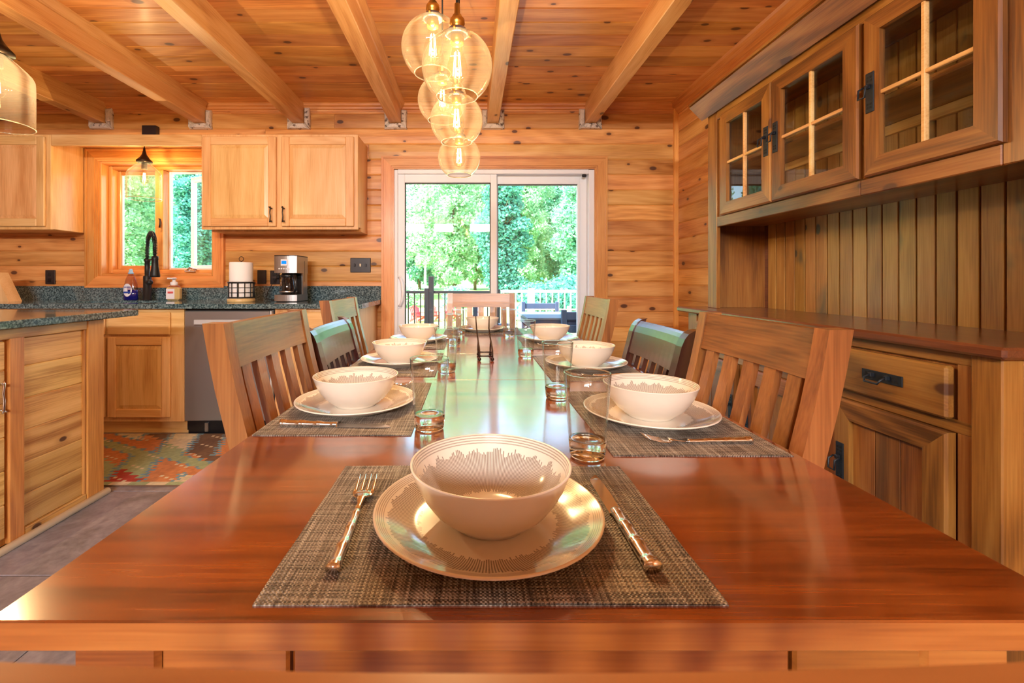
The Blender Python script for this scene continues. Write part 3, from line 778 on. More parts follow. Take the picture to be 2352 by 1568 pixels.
t.p('body', MB().box(-1.992, -1.376, BF + .025, FARY - .01, .03, ZF - .036), 'black_plastic')
dd = t.p('door', MB().box(-1.988, -1.394, BF - .018, BF + .024, .105, .868, b=.006), 'steel_dw')
t.p('handle', MB().box(-1.92, -1.42, BF - .024, BF - .016, .760, .806, b=.004).mat(1).box(-1.916, -1.424, BF - .026, BF - .022, .763, .774, b=.001), ['handle_grey', 'steel'], dd)
t.p('side_strip', cbox(-1.393, -1.385, BF - .02, BF + .024, .105, .868), 'white_vinyl', dd)
t.p('kick_plate', cbox(-1.99, -1.378, BF + .03, BF + .045, .0, .098), 'black_plastic')
t.p('foot', MB().box(-1.865, -1.84, BF + .01, BF + .03, .02, .085, b=.003), 'steel')
# counter with sink cut-out
SXA, SXB, SYA, SYB = -3.02, -2.30, 3.20, 3.56
t = TH('countertop', 'polished dark blue-green granite countertop along the kitchen wall', 'countertop', (-2.4, 3.4, ZF))
m = MB()
xe = -.752
for (a, b, c, d) in ((LX + .02, SXA, 3.08, FARY - .0045), (SXB, xe, 3.08, FARY - .0045), (SXA, SXB, 3.08, SYA), (SXA, SXB, SYB, FARY - .0045)):
    m.box(a, b, c, d, ZF - .034, ZF)
t.p('slab', m, 'granite')
t.p('backsplash', cbox(LX + .02, xe, FARY - .026, FARY - .0045, ZF - .002, 1.030, b=.002), 'granite')
t = TH('kitchen_sink', 'steel sink bowl set into the granite counter below the faucet', 'sink', (-2.66, 3.38, ZF - .2))
m = MB(); q = .008
m.box(SXA - q, SXB + q, SYA - q, SYA, ZF - .20, ZF - .0335).box(SXA - q, SXB + q, SYB, SYB + q, ZF - .20, ZF - .0335).box(SXA - q, SXA, SYA, SYB, ZF - .20, ZF - .0335).box(SXB, SXB + q, SYA, SYB, ZF - .20, ZF - .0335).box(SXA, SXB, SYA, SYB, ZF - .205, ZF - .198)
t.p('basin', m, 'chrome')

# faucet
fx, fy = -2.624, 3.63
t = TH('kitchen_faucet', 'black pull-down kitchen faucet with a coiled spring neck behind the sink', 'faucet', (fx, fy, ZF))
t.p('body', MB().lathe([(0, 0), (.036, 0), (.036, .006), (.029, .01), (.029, .19), (.026, .197), (.019, .2), (.019, .31), (.023, .315), (.023, .335), (0, .336)], (fx, fy, ZF), 24), 'black_metal')
arc = []
ex, ey = fx + .182, fy - .17
for i in range(25):
    u = i / 24; a = pi * u
    arc.append((fx + (ex - fx) * (1 - cos(a)) / 2, fy + (ey - fy) * (1 - cos(a)) / 2, ZF + .42 + .115 * sin(a) if 0 < u < 1 else ZF + .42))
arc = [(fx, fy, ZF + .33), (fx, fy, ZF + .38)] + arc + [(ex, ey, ZF + .36)]
m = MB().tube(arc, .009, 8)
sp = []
path = [Vector(p) for p in arc]; L = [0]
for a, b in zip(path, path[1:]): L.append(L[-1] + (b - a).length)
def along(s):
    for i in range(len(L) - 1):
        if s <= L[i + 1]: return path[i].lerp(path[i + 1], (s - L[i]) / max(1e-6, L[i + 1] - L[i])), (path[i + 1] - path[i]).normalized()
    return path[-1], (path[-1] - path[-2]).normalized()
N = 420; turns = 42
for i in range(N + 1):
    s = L[-1] * i / N; p, tg = along(s); sd = Vector((0.3, .9, 0)).cross(tg).normalized(); up = tg.cross(sd)
    a = 2 * pi * turns * i / N; sp.append(p + (sd * cos(a) + up * sin(a)) * .0145)
t.p('neck_hose', m, 'black_metal'); t.p('spring', MB().tube(sp, .0027, 5), 'black_metal')
t.p('spray_head', MB().lathe([(0, -.13), (.033, -.13), (.034, -.115), (.024, -.05), (.021, 0), (.023, .005), (.023, .03), (.010, .034), (.008, .06), (0, .06)], (ex, ey, ZF + .315), 20), 'black_metal')
t.p('hose', MB().tube([(ex - .005, ey, ZF + .42), (ex, ey, ZF + .33)], .010, 8), 'black_metal')
t.p('support_arm', MB().tube([(fx, fy, ZF + .325), (ex, ey, ZF + .325)], .006, 8), 'black_metal')
t.p('lever', MB().tube([(fx, fy, ZF + .145), (fx + .05, fy - .05, ZF + .145)], .018, 12).ball((fx + .062, fy - .06, ZF + .145), .023), 'black_metal')

def ell(r, z, sx=1, sy=1): return (r, z)
# dish soap bottle
sxp, syp = -2.750, 3.62
t = TH('dish_soap_bottle', 'clear dish soap bottle half full of dark blue soap beside the faucet', 'bottle', (sxp, syp, ZF))
t.p('soap', MB().lathe([(0, .001), (.052, .001), (.057, .012), (.056, .05), (.0545, .085), (0, .085)], (sxp, syp, ZF), 28, sx=1.0, sy=.55), 'dish_soap')
t.p('bottle', MB().lathe([(.0555, .084), (.054, .10), (.050, .13), (.040, .165), (.030, .195), (.021, .208), (.016, .215)], (sxp, syp, ZF), 28, sx=1.0, sy=.55), 'clear_plastic')
cp = t.p('cap', MB().lathe([(0, .213), (.021, .213), (.021, .222), (.016, .225), (.013, .245), (.008, .252), (0, .252)], (sxp, syp, ZF), 20, sx=1, sy=.8), 'cap_blue')
lb = MB(); n = 24; vs = []; fs = []
for i in range(n):
    a = 2 * pi * i / n; u = .034 * cos(a); w = .052 * sin(a)
    yy = syp - .0318 * math.sqrt(max(0, 1 - (u / .056) ** 2)) - .0012
    vs.append((sxp - .006 + u, yy, ZF + .083 + w))
lab = t.p('label', MB().add(vs, [tuple(range(n))]), 'label_white')
t.p('label_band', MB().add([(sxp - .034, syp - .0335, ZF + .058), (sxp + .022, syp - .0338, ZF + .058), (sxp + .022, syp - .0338, ZF + .071), (sxp - .034, syp - .0335, ZF + .071)], [(0, 1, 2, 3)]), 'label_blue', lab)
def text_mesh(s, size, mat, name, parent, loc, rot=(R(90), 0, 0)):
    c = bpy.data.curves.new('txt', 'FONT'); c.body = s; c.size = size; c.align_x = 'CENTER'; c.align_y = 'CENTER'; c.extrude = .0002
    o = bpy.data.objects.new('txt', c); COL.objects.link(o)
    dg = bpy.context.evaluated_depsgraph_get(); me = bpy.data.meshes.new_from_object(o.evaluated_get(dg))
    bpy.data.objects.remove(o); bpy.data.curves.remove(c)
    me.materials.clear(); me.materials.append(M[mat])
    q = bpy.data.objects.new(name, me); COL.objects.link(q); q.parent = parent; q.location = loc; q.rotation_euler = rot
    return q
text_mesh('DAWN', .019, 'label_blue', 'lettering', lab, (-.006, -.0345, .105))
# hand soap
hx_, hy_ = -2.388, 3.60
t = TH('hand_soap_dispenser', 'squat hand soap bottle with white pump and floral label on the granite counter', 'soap dispenser', (hx_, hy_, ZF))
t.p('bottle', MB().box(hx_ - .054, hx_ + .054, hy_ - .028, hy_ + .028, ZF, ZF + .108, b=.014), 'hand_soap')
t.p('shoulder', MB().lathe([(.052, .105), (.04, .118), (.02, .124)], (hx_, hy_, ZF), 24, sy=.55), 'clear_plastic')
lb = t.p('label', MB().box(hx_ - .045, hx_ + .022, hy_ - .0292, hy_ - .027, ZF + .012, ZF + .094), 'label_white')
t.p('label_flower', MB().lathe([(0, 0), (.016, 0)], (hx_ - .01, hy_ - .0296, ZF + .064), 10).box(hx_ - .032, hx_ + .012, hy_ - .0299, hy_ - .029, ZF + .056, ZF + .072), 'label_pink', lb)
t.p('pump', MB().lathe([(0, .12), (.022, .12), (.026, .128), (.026, .145), (.012, .152), (.012, .172), (.017, .174), (.017, .182), (0, .183)], (hx_, hy_, ZF), 20).box(hx_ - .026, hx_ + .02, hy_ - .05, hy_ + .01, ZF + .17, ZF + .182, b=.004), 'white_plastic')
# paper towel holder
px, py = -1.735, 3.38
t = TH('paper_towel_holder', 'round wooden paper towel holder with a black window-pane cage on the counter', 'paper towel holder', (px, py, ZF))
t.p('base', MB().lathe([(0, 0), (.094, 0), (.096, .004), (.096, .02), (.092, .025), (0, .025)], (px, py, ZF), 40), 'board_light')
m = MB().ring((px, py, ZF + .034), .088, .005).ring((px, py, ZF + .145), .088, .006)
m.ring((px, py, ZF + .07), .088, .0022, k=5).ring((px, py, ZF + .107), .088, .0022, k=5)
for i in range(12):
    a = 2 * pi * i / 12 + .2; r = .006 if i % 3 == 0 else .003
    m.tube([(px + .088 * cos(a), py + .088 * sin(a), ZF + .03), (px + .088 * cos(a), py + .088 * sin(a), ZF + .148)], r, 6)
t.p('cage', m, 'black_metal')
t.p('rod', MB().tube([(px, py, ZF + .02), (px, py, ZF + .305)], .005, 8).ring((px, py, ZF + .322), .017, .0025, 'y', 24, 6), 'bronze')
t = TH('paper_towel_roll', 'white paper towel roll standing in the wooden holder', 'paper towel', (px, py, ZF + .026))
t.p('roll', MB().lathe([(.02, .026), (.078, .026), (.081, .03), (.081, .292), (.078, .296), (.02, .296)], (px, py, ZF), 40, closed=True), 'paper')
# coffee maker
c0, c1, cy0, cy1 = -1.468, -1.300, 3.34, 3.56
t = TH('coffee_maker', 'stainless steel drip coffee maker with a blue lit display and five buttons', 'coffee maker', ((c0 + c1) / 2, cy0 + .1, ZF))
xm = (c0 + c1) / 2
def bow(z0, z1, y0, bulge, y1, x0=c0, x1=c1):
    n = 10; poly = [(x0 + (x1 - x0) * i / n, y0 - bulge * (1 - (2 * i / n - 1) ** 2)) for i in range(n + 1)] + [(x1, y1), (x0, y1)]
    return MB().prism(poly, z0, z1, 'z')
t.p('base', bow(ZF + .006, ZF + .053, cy0, .014, cy1), 'steel')
t.p('feet', MB().box(c0 + .01, c1 - .01, cy0 + .01, cy1 - .01, ZF, ZF + .008), 'black_plastic')
t.p('column', MB().box(c0 + .004, c1 - .002, cy0 + .125, cy1, ZF + .05, ZF + .345, b=.004), 'steel')
t.p('column_back', MB().box(c0 + .006, c1 - .012, cy0 + .119, cy0 + .127, ZF + .053, ZF + .215), 'black_plastic')
hd = t.p('brew_head', bow(ZF + .215, ZF + .341, cy0 - .002, .016, cy1), 'steel')
t.p('lid', bow(ZF + .34, ZF + .348, cy0 - .002, .016, cy1), 'black_plastic')
t.p('side_slot', MB().box(c1 + .0002, c1 + .001, cy0 + .15, cy0 + .154, ZF + .15, ZF + .31), 'black_plastic')
t.p('bezel', MB().box(xm - .030, xm + .022, cy0 - .0215, cy0 - .015, ZF + .268, ZF + .318, b=.003), 'white_vinyl', hd)
t.p('display', MB().box(xm - .022, xm + .014, cy0 - .0228, cy0 - .021, ZF + .282, ZF + .306), 'lcd', hd)
for i in range(5):
    bx = xm - .042 + i * .018
    yb_ = cy0 - .002 - .016 * (1 - ((bx - xm) / .084) ** 2)
    o = MB().lathe([(0, 0), (.0065, 0), (.0065, .003), (.005, .005), (0, .0055)], (0, 0, 0), 14).build('button', 'white_plastic', hd)
    o.location = (bx - t.loc[0], yb_ + .001 - t.loc[1], ZF + .247 - t.loc[2]); o.rotation_euler = (R(90), 0, 0)
t.p('power_cord', MB().tube([(-1.600, 3.738, 1.12), (-1.625, 3.70, 1.08), (-1.665, 3.66, .98), (-1.66, 3.62, .93), (-1.60, 3.60, ZF + .004), (-1.50, 3.585, ZF + .004), (-1.455, 3.563, ZF + .02)], .0035, 6), 'cord')
t.p('power_plug', cbox(-1.615, -1.585, FARY - .045, FARY - .0165, 1.09, 1.125, b=.006), 'black_plastic')
t = TH('coffee_carafe', 'glass coffee carafe with black lid and handle inside the coffee maker', 'carafe', (xm - .004, cy0 + .06, ZF + .053))
cc = (xm - .004, cy0 + .056, ZF + .0522)
t.p('glass_pot', MB().lathe([(0, .001), (.052, .001), (.060, .008), (.062, .03), (.060, .07), (.052, .105), (.045, .13), (.044, .138)], cc, 32), 'carafe_glass')
t.p('lid', MB().lathe([(.05, .132), (.052, .136), (.052, .152), (.03, .16), (0, .16)], cc, 28), 'black_plastic')
t.p('band', MB().lathe([(.0625, .018), (.0632, .020), (.0632, .027), (.0625, .029)], cc, 32), 'steel')
t.p('carafe_handle', MB().tube([(cc[0] + .040, cc[1] - .03, cc[2] + .148), (cc[0] + .068, cc[1] - .05, cc[2] + .145), (cc[0] + .076, cc[1] - .056, cc[2] + .10), (cc[0] + .080, cc[1] - .058, cc[2] + .05), (cc[0] + .066, cc[1] - .05, cc[2] + .018), (cc[0] + .045, cc[1] - .036, cc[2] + .016)], [.011, .012, .011, .010, .009, .008], 8), 'black_plastic')
# outlets and switches
def wall_plate(name, label, x, z, w, h, kind):
    t = TH(name, label, 'switch' if kind != 'out' else 'outlet', (x, FARY - .004, z))
    t.p('plate', cbox(x - w / 2, x + w / 2, FARY - .012, FARY - .001, z - h / 2, z + h / 2, b=.003), 'plate_brown')
    if kind == 'out':
        for s in (-1, 1): t.p('socket', cbox(x - .018, x + .018, FARY - .0145, FARY - .011, z + s * .026 - .016, z + s * .026 + .016, b=.005), 'black_plastic')
    elif kind == 'plug':
        for s in (-1, 1): t.p('socket', cbox(x - .018, x + .018, FARY - .0145, FARY - .011, z + s * .026 - .016, z + s * .026 + .016, b=.005), 'black_plastic')
    elif kind == 'blank':
        t.p('screw', cbox(x - .004, x + .004, FARY - .014, FARY - .011, z + .03, z + .034, b=.001), 'hole')
    else:
        for i in (-1, 0, 1):
            t.p('toggle', cbox(x + i * .046 - .006, x + i * .046 + .006, FARY - .022, FARY - .011, z - .012, z + .012, b=.002), 'cream_trim' if i == 0 else 'black_plastic')
wall_plate('wall_outlet', 'dark brown outlet plate on the pine wall beside the knife block', -3.515, 1.105, .082, .118, 'out')
wall_plate('wall_switch', 'blank dark brown wall plate between paper towels and coffee maker', -1.750, 1.106, .074, .115, 'blank')
wall_plate('wall_outlet', 'dark brown outlet plate with the coffee maker plugged in', -1.640, 1.103, .080, .115, 'plug')
wall_plate('wall_switch', 'wide three-gang dark brown switch plate beside the sliding door', -.926, 1.204, .170, .120, 'switch')
tag(cbox(-2.722, -2.606, FARY - .05, FARY - .004, 2.21, 2.358, b=.003).build('vent_box', 'plate_brown'), 'small dark brown box on the wall above the valance', 'vent')
# knife block / wooden wedge
t = TH('knife_block', 'pale wooden wedge-shaped knife block at the corner of the granite counter', 'knife block', (-3.64, 3.42, ZF))
t.p('block', MB().prism([(-3.80, ZF), (-3.487, ZF), (-3.595, 1.138), (-3.80, 1.10)], 3.38, 3.48, 'y'), 'board_light')

# pendants of clear glass
def bulb_parts(t, c, s=1.0, parent=None, name='bulb', watt=0):
    """edison bulb hanging at c (top of glass), local z down"""
    prof = [(0, 0), (.013, 0), (.014, -.012), (.018, -.03), (.026, -.055), (.0305, -.078), (.029, -.096), (.020, -.112), (.008, -.121), (0, -.124)]
    b = t.p(name, MB().lathe([(r * s, z * s) for r, z in prof], c, 24), 'bulb_glass', parent)
    m = MB()
    for k in range(6):
        a = 2 * pi * k / 6; r1, r2 = .007 * s, .012 * s
        m.tube([(c[0] + r1 * cos(a), c[1] + r1 * sin(a), c[2] - .030 * s), (c[0] + r2 * cos(a), c[1] + r2 * sin(a), c[2] - .098 * s)], .0011 * s, 5)
    t.p('filament', m, 'filament', b)
    return b
def bell_pendant(name, label, x, y, zb, dia, ctop, watt):
    """cloche pendant with sloping shoulder and straight sides, open below"""
    r = dia / 2; h = dia * 1.24
    t = TH(name, label, 'pendant lamp', (x, y, zb))
    sh = [(.17, 1.0), (.30, .985), (.55, .90), (.80, .80), (.93, .74), (.985, .69), (1.0, .62), (1.005, .30), (1.0, .02), (1.0, 0)]
    t.p('glass_shade', MB().lathe([(r * a, h * b) for a, b in sh], (x, y, zb), 48), 'globe')
    t.p('rim', MB().ring((x, y, zb), r, .0026, 'z', 48, 6), 'globe_edge')
    t.p('cap', MB().lathe([(0, h + .115), (.007, h + .115), (.010, h + .09), (.018, h + .06), (.034, h + .035), (.055, h + .012), (.055, h), (0, h)], (x, y, zb), 24), 'bronze')
    t.p('socket', MB().lathe([(0, h), (.020, h), (.020, h - .055), (0, h - .055)], (x, y, zb), 20), 'bronze')
    bulb_parts(t, (x, y, zb + h - .055), 1.0)
    t.p('cord', MB().tube([(x, y, zb + h + .11), (x, y, ctop)], .004, 6), 'cord')
    light(name + ('_glow_offscreen' if name.startswith('island') else '_glow'), 'POINT', (x, y, zb + h - .13), (0, 0, 0), watt, (1.0, .78, .50), soft=.002)
    return t
bell_pendant('sink_pendant', 'clear glass bell pendant with a glowing bulb in front of the sink window', -2.605, 3.57, 1.724, .236, 2.171, 9)
bell_pendant('island_pendant', 'clear glass bell pendant hanging over the kitchen island', -1.907, 1.80, 1.702, .230, CEIL, 22)

# ---- island
IX, IY1 = -1.852, 2.262
t = TH('kitchen_island', 'pine board kitchen island with corner post and cream quarter-round at its foot', 'island', (-2.4, 1.5, 0))
t.p('carcass', MB().box(-2.75, IX - .02, .55, IY1 - .01, .02, .885), 'island_z')
t.p('corner_post', cbox(IX - .09, IX, IY1 - .098, IY1, .02, .885, b=.004), 'island_z')
t.p('stile', cbox(IX - .03, IX - .002, 1.80, 1.862, .02, .855, b=.003), 'island_z')
t.p('top_rail', cbox(IX - .03, IX - .001, .55, IY1 - .099, .842, .885, b=.003), M['pine_island'])
t.p('bottom_rail', cbox(IX - .03, IX - .004, 1.863, IY1 - .099, .02, .05, b=.003), M['pine_island'])
t.p('corner_bead', cbox(IX - .02, IX - .006, IY1 - .112, IY1 - .099, .05, .842, b=.003), 'island_z')
BPI = .1345
for k in range(6):
    z0 = .049 + k * BPI; z1 = min(z0 + BPI, .842)
    pr = [(0, 0), (.012, 0), (.016, .005), (.016, z1 - z0 - .004), (.012, z1 - z0), (0, z1 - z0)]
    MB().prism(pr, -.16, .16, 'y').build('board', 'pine_island', t.o, (IX - .032 - t.loc[0], 2.012 - t.loc[1], z0 - t.loc[2]))
dd = t.p('door', MB().box(IX - .03, IX - .024, 1.29, 1.79, .05, .835), 'island_z')
for k in range(6):
    z0 = .049 + k * BPI; z1 = min(z0 + BPI, .835)
    pr = [(0, 0), (.014, 0), (.018, .005), (.018, z1 - z0 - .004), (.014, z1 - z0), (0, z1 - z0)]
    MB().prism(pr, -.245, .245, 'y').build('board', 'pine_island', dd, (IX - .026 - t.loc[0], 1.54 - t.loc[1], z0 - t.loc[2]))
twig_handle(t, IX - .008, 1.755, .62, dd, 'chrome', .052, 'x', 1)
t.p('quarter_round', MB().tube([(IX + .008, .55, .014), (IX + .008, IY1 + .012, .014)], .016, 12), 'cream_trim')
t = TH('island_countertop', 'dark polished granite slab topping the kitchen island', 'countertop', (-2.4, 1.5, .889))
t.p('slab', MB().box(-2.9, -1.798, .45, 2.424, .889, .9215, b=.004), 'granite')

# ---- rug
RX0, RX1, RY0, RY1 = -2.9, -.55, 2.345, 3.13
nx, ny = 118, 40
pal = [srgb(216, 140, 88), srgb(186, 62, 44), srgb(172, 186, 142), srgb(120, 164, 188), srgb(122, 90, 70), srgb(230, 214, 182), srgb(204, 156, 74)]
m = MB(); vs = []; fs = []; cols = []
for j in range(ny + 1):
    for i in range(nx + 1): vs.append((RX0 + (RX1 - RX0) * i / nx, RY0 + (RY1 - RY0) * j / ny, .009))
tri = lambda q, p: abs((q / p) % 2 - 1)
for j in range(ny):
    for i in range(nx):
        fs.append((j * (nx + 1) + i, j * (nx + 1) + i + 1, (j + 1) * (nx + 1) + i + 1, (j + 1) * (nx + 1) + i))
        si, sj = i // 3, j // 2
        u = (si * 3 + 1.5 + 14 * (sj % 20) / 20 * 1.6) / 1.0
        band = (i + int(2.1 * (sj * 2)) // 3 * 3) % 96
        dm = tri(i + sj * 2.4, 36) * 34 + tri(j, 20) * 16
        kz = int(dm // 9)
        edge = int((dm + 1.2) // 9) != kz
        zone = ((i + sj * 3) // 30) % 4
        base = [1, 2, 0, 4][zone]
        c = pal[base]
        if edge: c = pal[3]
        elif kz % 4 == 1: c = pal[[6, 3, 5, 0][zone]]
        elif kz % 4 == 3: c = pal[[4, 1, 2, 5][zone]]
        if (i * 7 + j * 13) % 97 < 3: c = pal[5]
        if j < 2: c = pal[2] if (i // 5) % 2 else pal[5]
        f = random.uniform(.86, 1.08); cols.append(tuple(q * f for q in c[:3]) + (1,))
m.add(vs, fs)
nb = len(fs)
m.box(RX0, RX1, RY0, RY1, .0005, .0085)
rug = m.build('kilim_rug', 'rug_wool', recalc=False)
ca = rug.data.color_attributes.new('weave', 'FLOAT_COLOR', 'CORNER')
for p in rug.data.polygons:
    c = cols[p.index] if p.index < nb else pal[4]
    for li in p.loop_indices: ca.data[li].color = c
tag(rug, 'multicoloured kilim rug in red, orange, green and blue on the slate floor', 'rug')

# ================================================================== HUTCH on the right wall
HY0, HY1 = 1.09, 2.63
HB, HU = 1.290, 1.390
hu = TH('hutch', 'tall stained pine hutch with glass-door top and beadboard back along the right wall', 'hutch', (1.5, 1.86, 0))
hu.p('base_carcass', MB().box(HB + .012, RX - .003, HY0 + .002, HY1 - .002, .02, .895), 'hutch_z')
hu.p('corner_stile', cbox(HB - .004, HB + .05, HY0 - .004, HY0 + .066, 0, .893, b=.003), 'hutch_z')
hu.p('end_panel', cbox(HB + .046, RX - .004, HY0 - .006, HY0 + .004, 0, .893, b=.003), 'hutch_z')
hu.p('corner_stile', cbox(HB - .004, HB + .05, HY1 - .07, HY1, 0, .893, b=.003), 'hutch_z')
hu.p('face_rail', cbox(HB + .002, HB + .014, HY0 + .066, HY1 - .07, .855, .893), 'hutch_y')
hu.p('face_rail', cbox(HB + .002, HB + .014, HY0 + .066, HY1 - .07, .672, .708), 'hutch_y')
hu.p('face_rail', cbox(HB + .002, HB + .014, HY0 + .066, HY1 - .07, .03, .10), 'hutch_y')
units = [(1.198, 1.572, 'far'), (1.655, 2.100, 'far'), (2.165, 2.545, 'near')]
for (a, b) in ((1.156, 1.196), (1.572, 1.655), (2.10, 2.165), (2.545, 2.562)):
    hu.p('face_stile', cbox(HB + .004, HB + .0145, a, b, .03, .893), 'hutch_z')
hu.p('counter', MB().box(1.258, RX - .002, 1.058, 2.752, .890, .9195, b=.007), 'hutch_top')
hu.p('foot', cbox(HB + .02, HB + .08, HY1, HY1 + .08, 0, .891), 'hutch_z')
def plate_handle(y, z, x, vertical, parent):
    L_, w = .068, .0155
    m = MB()
    def bx(u0, u1, w0, w1, x0, x1, b=0):
        if vertical: m.box(x - x1, x - x0, y + w0, y + w1, z + u0, z + u1, b=b)
        else: m.box(x - x1, x - x0, y + u0, y + u1, z + w0, z + w1, b=b)
    bx(-L_, L_, -w, w, 0, .004, .001)
    m.mat(1)
    for e in (-1, 1):
        for a in (-1, 1):
            for c in (-1, 1):
                u = e * .046 + a * .0058; q = c * .0058
                bx(u - .0036, u + .0036, q - .0036, q + .0036, .003, .0045)
    m.mat(0)
    if vertical:
        bx(.012, .026, -.006, .006, .004, .018, .002)
        p = [(x - .014, y - .012, z + .020), (x - .030, y - .013, z + .010), (x - .032, y - .013, z - .022), (x - .032, y + .013, z - .022), (x - .030, y + .013, z + .010), (x - .014, y + .012, z + .020)]
    else:
        for e in (-1, 1): bx(e * .026 - .006, e * .026 + .006, -.004, .010, .004, .018, .002)
        p = [(x - .016, y - .026, z + .003), (x - .032, y - .028, z - .004), (x - .036, y - .022, z - .016), (x - .036, y + .022, z - .016), (x - .032, y + .028, z - .004), (x - .016, y + .026, z + .003)]
    m.tube(p, .0032, 7)
    return hu.p('handle', m, ['hutch_iron', 'hole'], parent)
def yz_frame(y0, y1, z0, z1, w, x0, x1, bev=.006):
    """mitred frame in the YZ plane as one mesh, four pieces"""
    m = MB()
    O = [(y0, z0), (y1, z0), (y1, z1), (y0, z1)]; I = [(y0 + w, z0 + w), (y1 - w, z0 + w), (y1 - w, z1 - w), (y0 + w, z1 - w)]
    for k in range(4):
        a, b = k, (k + 1) % 4; g = .0004
        m.mat(0 if k % 2 else 1)
        O2 = [(O[i][0] + (bev if O[i][0] == y0 else -bev), O[i][1] + (bev if O[i][1] == z0 else -bev)) for i in (a, b)]
        vs = []
        for (X, q0, q1) in ((x1, O[a], O[b]), (x0 + bev, O[a], O[b]), (x0, O2[0], O2[1])): vs += [(X, q0[0], q0[1]), (X, q1[0], q1[1])]
        vs += [(x0, I[a][0], I[a][1]), (x0, I[b][0], I[b][1]), (x1, I[a][0], I[a][1]), (x1, I[b][0], I[b][1])]
        m.add(vs, [(0, 1, 3, 2), (2, 3, 5, 4), (4, 5, 7, 6), (6, 7, 9, 8), (8, 9, 1, 0), (0, 2, 4, 6, 8), (1, 9, 7, 5, 3)])
    return m
for (a, b, side) in units:
    dw = hu.p('drawer', MB().box(HB - .022, HB + .004, a, b, .708, .850, b=.006), 'hutch_y')
    plate_handle((a + b) / 2, .780, HB - .022, False, dw)
    d = hu.p('door', yz_frame(a, b, .105, .672, .064, HB - .022, HB + .004), ['hutch_z', 'hutch_y'])
    n = 3
    for k in range(n):
        w = (b - a - .12) / n
        hu.p('panel_board', MB().box(HB - .006, HB + .002, a + .06 + k * w + .0008, a + .06 + (k + 1) * w - .0008, .165, .612, b=.002), 'hutch_z', d)
    plate_handle((b - .03) if side == 'far' else (a + .03), .455, HB - .022, True, d)
# upper part
UZB, UZT = 1.380, 2.060
hu.p('side_panel', cbox(HU, RX - .003, HY1 - .022, HY1 - .004, .919, UZT, b=.002), 'hutch_z')
hu.p('side_panel', cbox(HU, RX - .003, HY0 + .004, HY0 + .022, .919, UZT, b=.002), 'hutch_z')
hu.p('front_stile', cbox(HU - .004, HU + .018, 2.535, HY1, .919, UZT, b=.003), 'hutch_z')
hu.p('front_stile', cbox(HU - .003, HU + .018, HY0, 1.172, UZB, UZT - .001, b=.003), 'hutch_z')
hu.p('front_stile', cbox(HU - .0025, HU + .0185, HY0, 1.118, .919, UZB - .0005, b=.003), 'hutch_z')
hu.p('recess_stile', cbox(HU + .006, HU + .017, 2.440, 2.5345, 1.4375, 1.9845, b=.002), 'hutch_z')
hu.p('bottom_shelf', cbox(HU + .01, RX - .02, HY0 + .02, HY1 - .022, UZB + .012, UZB + .03), 'hutch_y')
hu.p('top_panel', cbox(HU, RX - .003, HY0, HY1, UZT - .02, UZT), 'hutch_y')
hu.p('bottom_rail', cbox(HU - .004, HU + .016, 1.60, 2.535, UZB, 1.437, b=.003), 'hutch_y')
hu.p('bottom_rail', cbox(HU - .004, HU + .016, 1.1725, 1.599, UZB, 1.437, b=.003), 'hutch_y')
hu.p('top_rail', cbox(HU - .004, HU + .016, 1.1725, 2.5345, 1.985, UZT, b=.003), 'hutch_y')
hu.p('mid_stile', cbox(HU - .002, HU + .016, 1.562, 1.592, 1.437, 1.985), 'hutch_z')
hu.p('mid_stile', cbox(HU - .002, HU + .016, 2.03, 2.066, 1.437, 1.985), 'hutch_z')
hu.p('inner_shelf', cbox(HU + .05, RX - .02, HY0 + .022, HY1 - .022, 1.705, 1.725), 'hutch_y')
hu.p('shelf_cleat', cbox(RX - .036, RX - .016, HY0 + .022, HY1 - .022, 1.665, 1.704, b=.002), 'beam')
BPH = .0716; b0 = b1 = None; y = 1.428 - 4 * BPH
hb_ = BPH / 2 - .0032
pr = [(.014, -hb_), (.0012, -hb_), (0, -hb_ + .0012), (0, hb_ - .0012), (.0012, hb_), (.014, hb_)]
while y + BPH < HY1 - .015:
    loc = (RX - .018 - hu.loc[0], y + BPH / 2 - hu.loc[1], .915)
    if b0 is None: b0 = MB().prism(pr, 0, UZB + .013 - .915, 'z').build('bead_board', 'bead', hu.o, loc)
    else: share(b0, 'bead_board', hu.o, loc)
    loc2 = (loc[0], loc[1], UZB + .028)
    if b1 is None: b1 = MB().prism(pr, 0, UZT - .03 - UZB - .028, 'z').build('inner_board', 'bead', hu.o, loc2)
    else: share(b1, 'inner_board', hu.o, loc2)
    y += BPH
# narrow dark beads in the joints
hu.p('backing', MB().box(RX - .012, RX - .003, HY0 + .01, HY1 - .01, .915, UZT - .01), 'hutch_top')
for (a, b, hy) in ((1.158, 1.566, 1.536), (1.588, 2.046, 2.016), (2.050, 2.470, 2.080)):
    z0, z1 = 1.437, 1.988
    d = hu.p('glass_door', yz_frame(a, b, z0, z1, .063, HU - .024, HU - .004), ['hutch_z', 'hutch_y'])
    ym, zm = (a + b) / 2, (z0 + z1) / 2; q = .0065
    hu.p('muntin', cbox(HU - .020, HU - .004, ym - q, ym + q, z0 + .06, z1 - .06, b=.002), 'beam', d)
    hu.p('muntin', cbox(HU - .0188, HU - .0045, a + .06, b - .06, zm - q, zm + q, b=.002), 'beam', d)
    for (p0, p1) in ((a + .060, ym), (ym, b - .060)):
        for (r0, r1) in ((z0 + .060, zm), (zm, z1 - .060)):
            hu.p('pane', MB().box(HU - .010, HU - .007, p0, p1, r0, r1), 'pane', d)
    plate_handle(hy, 1.722, HU - .024, True, d)
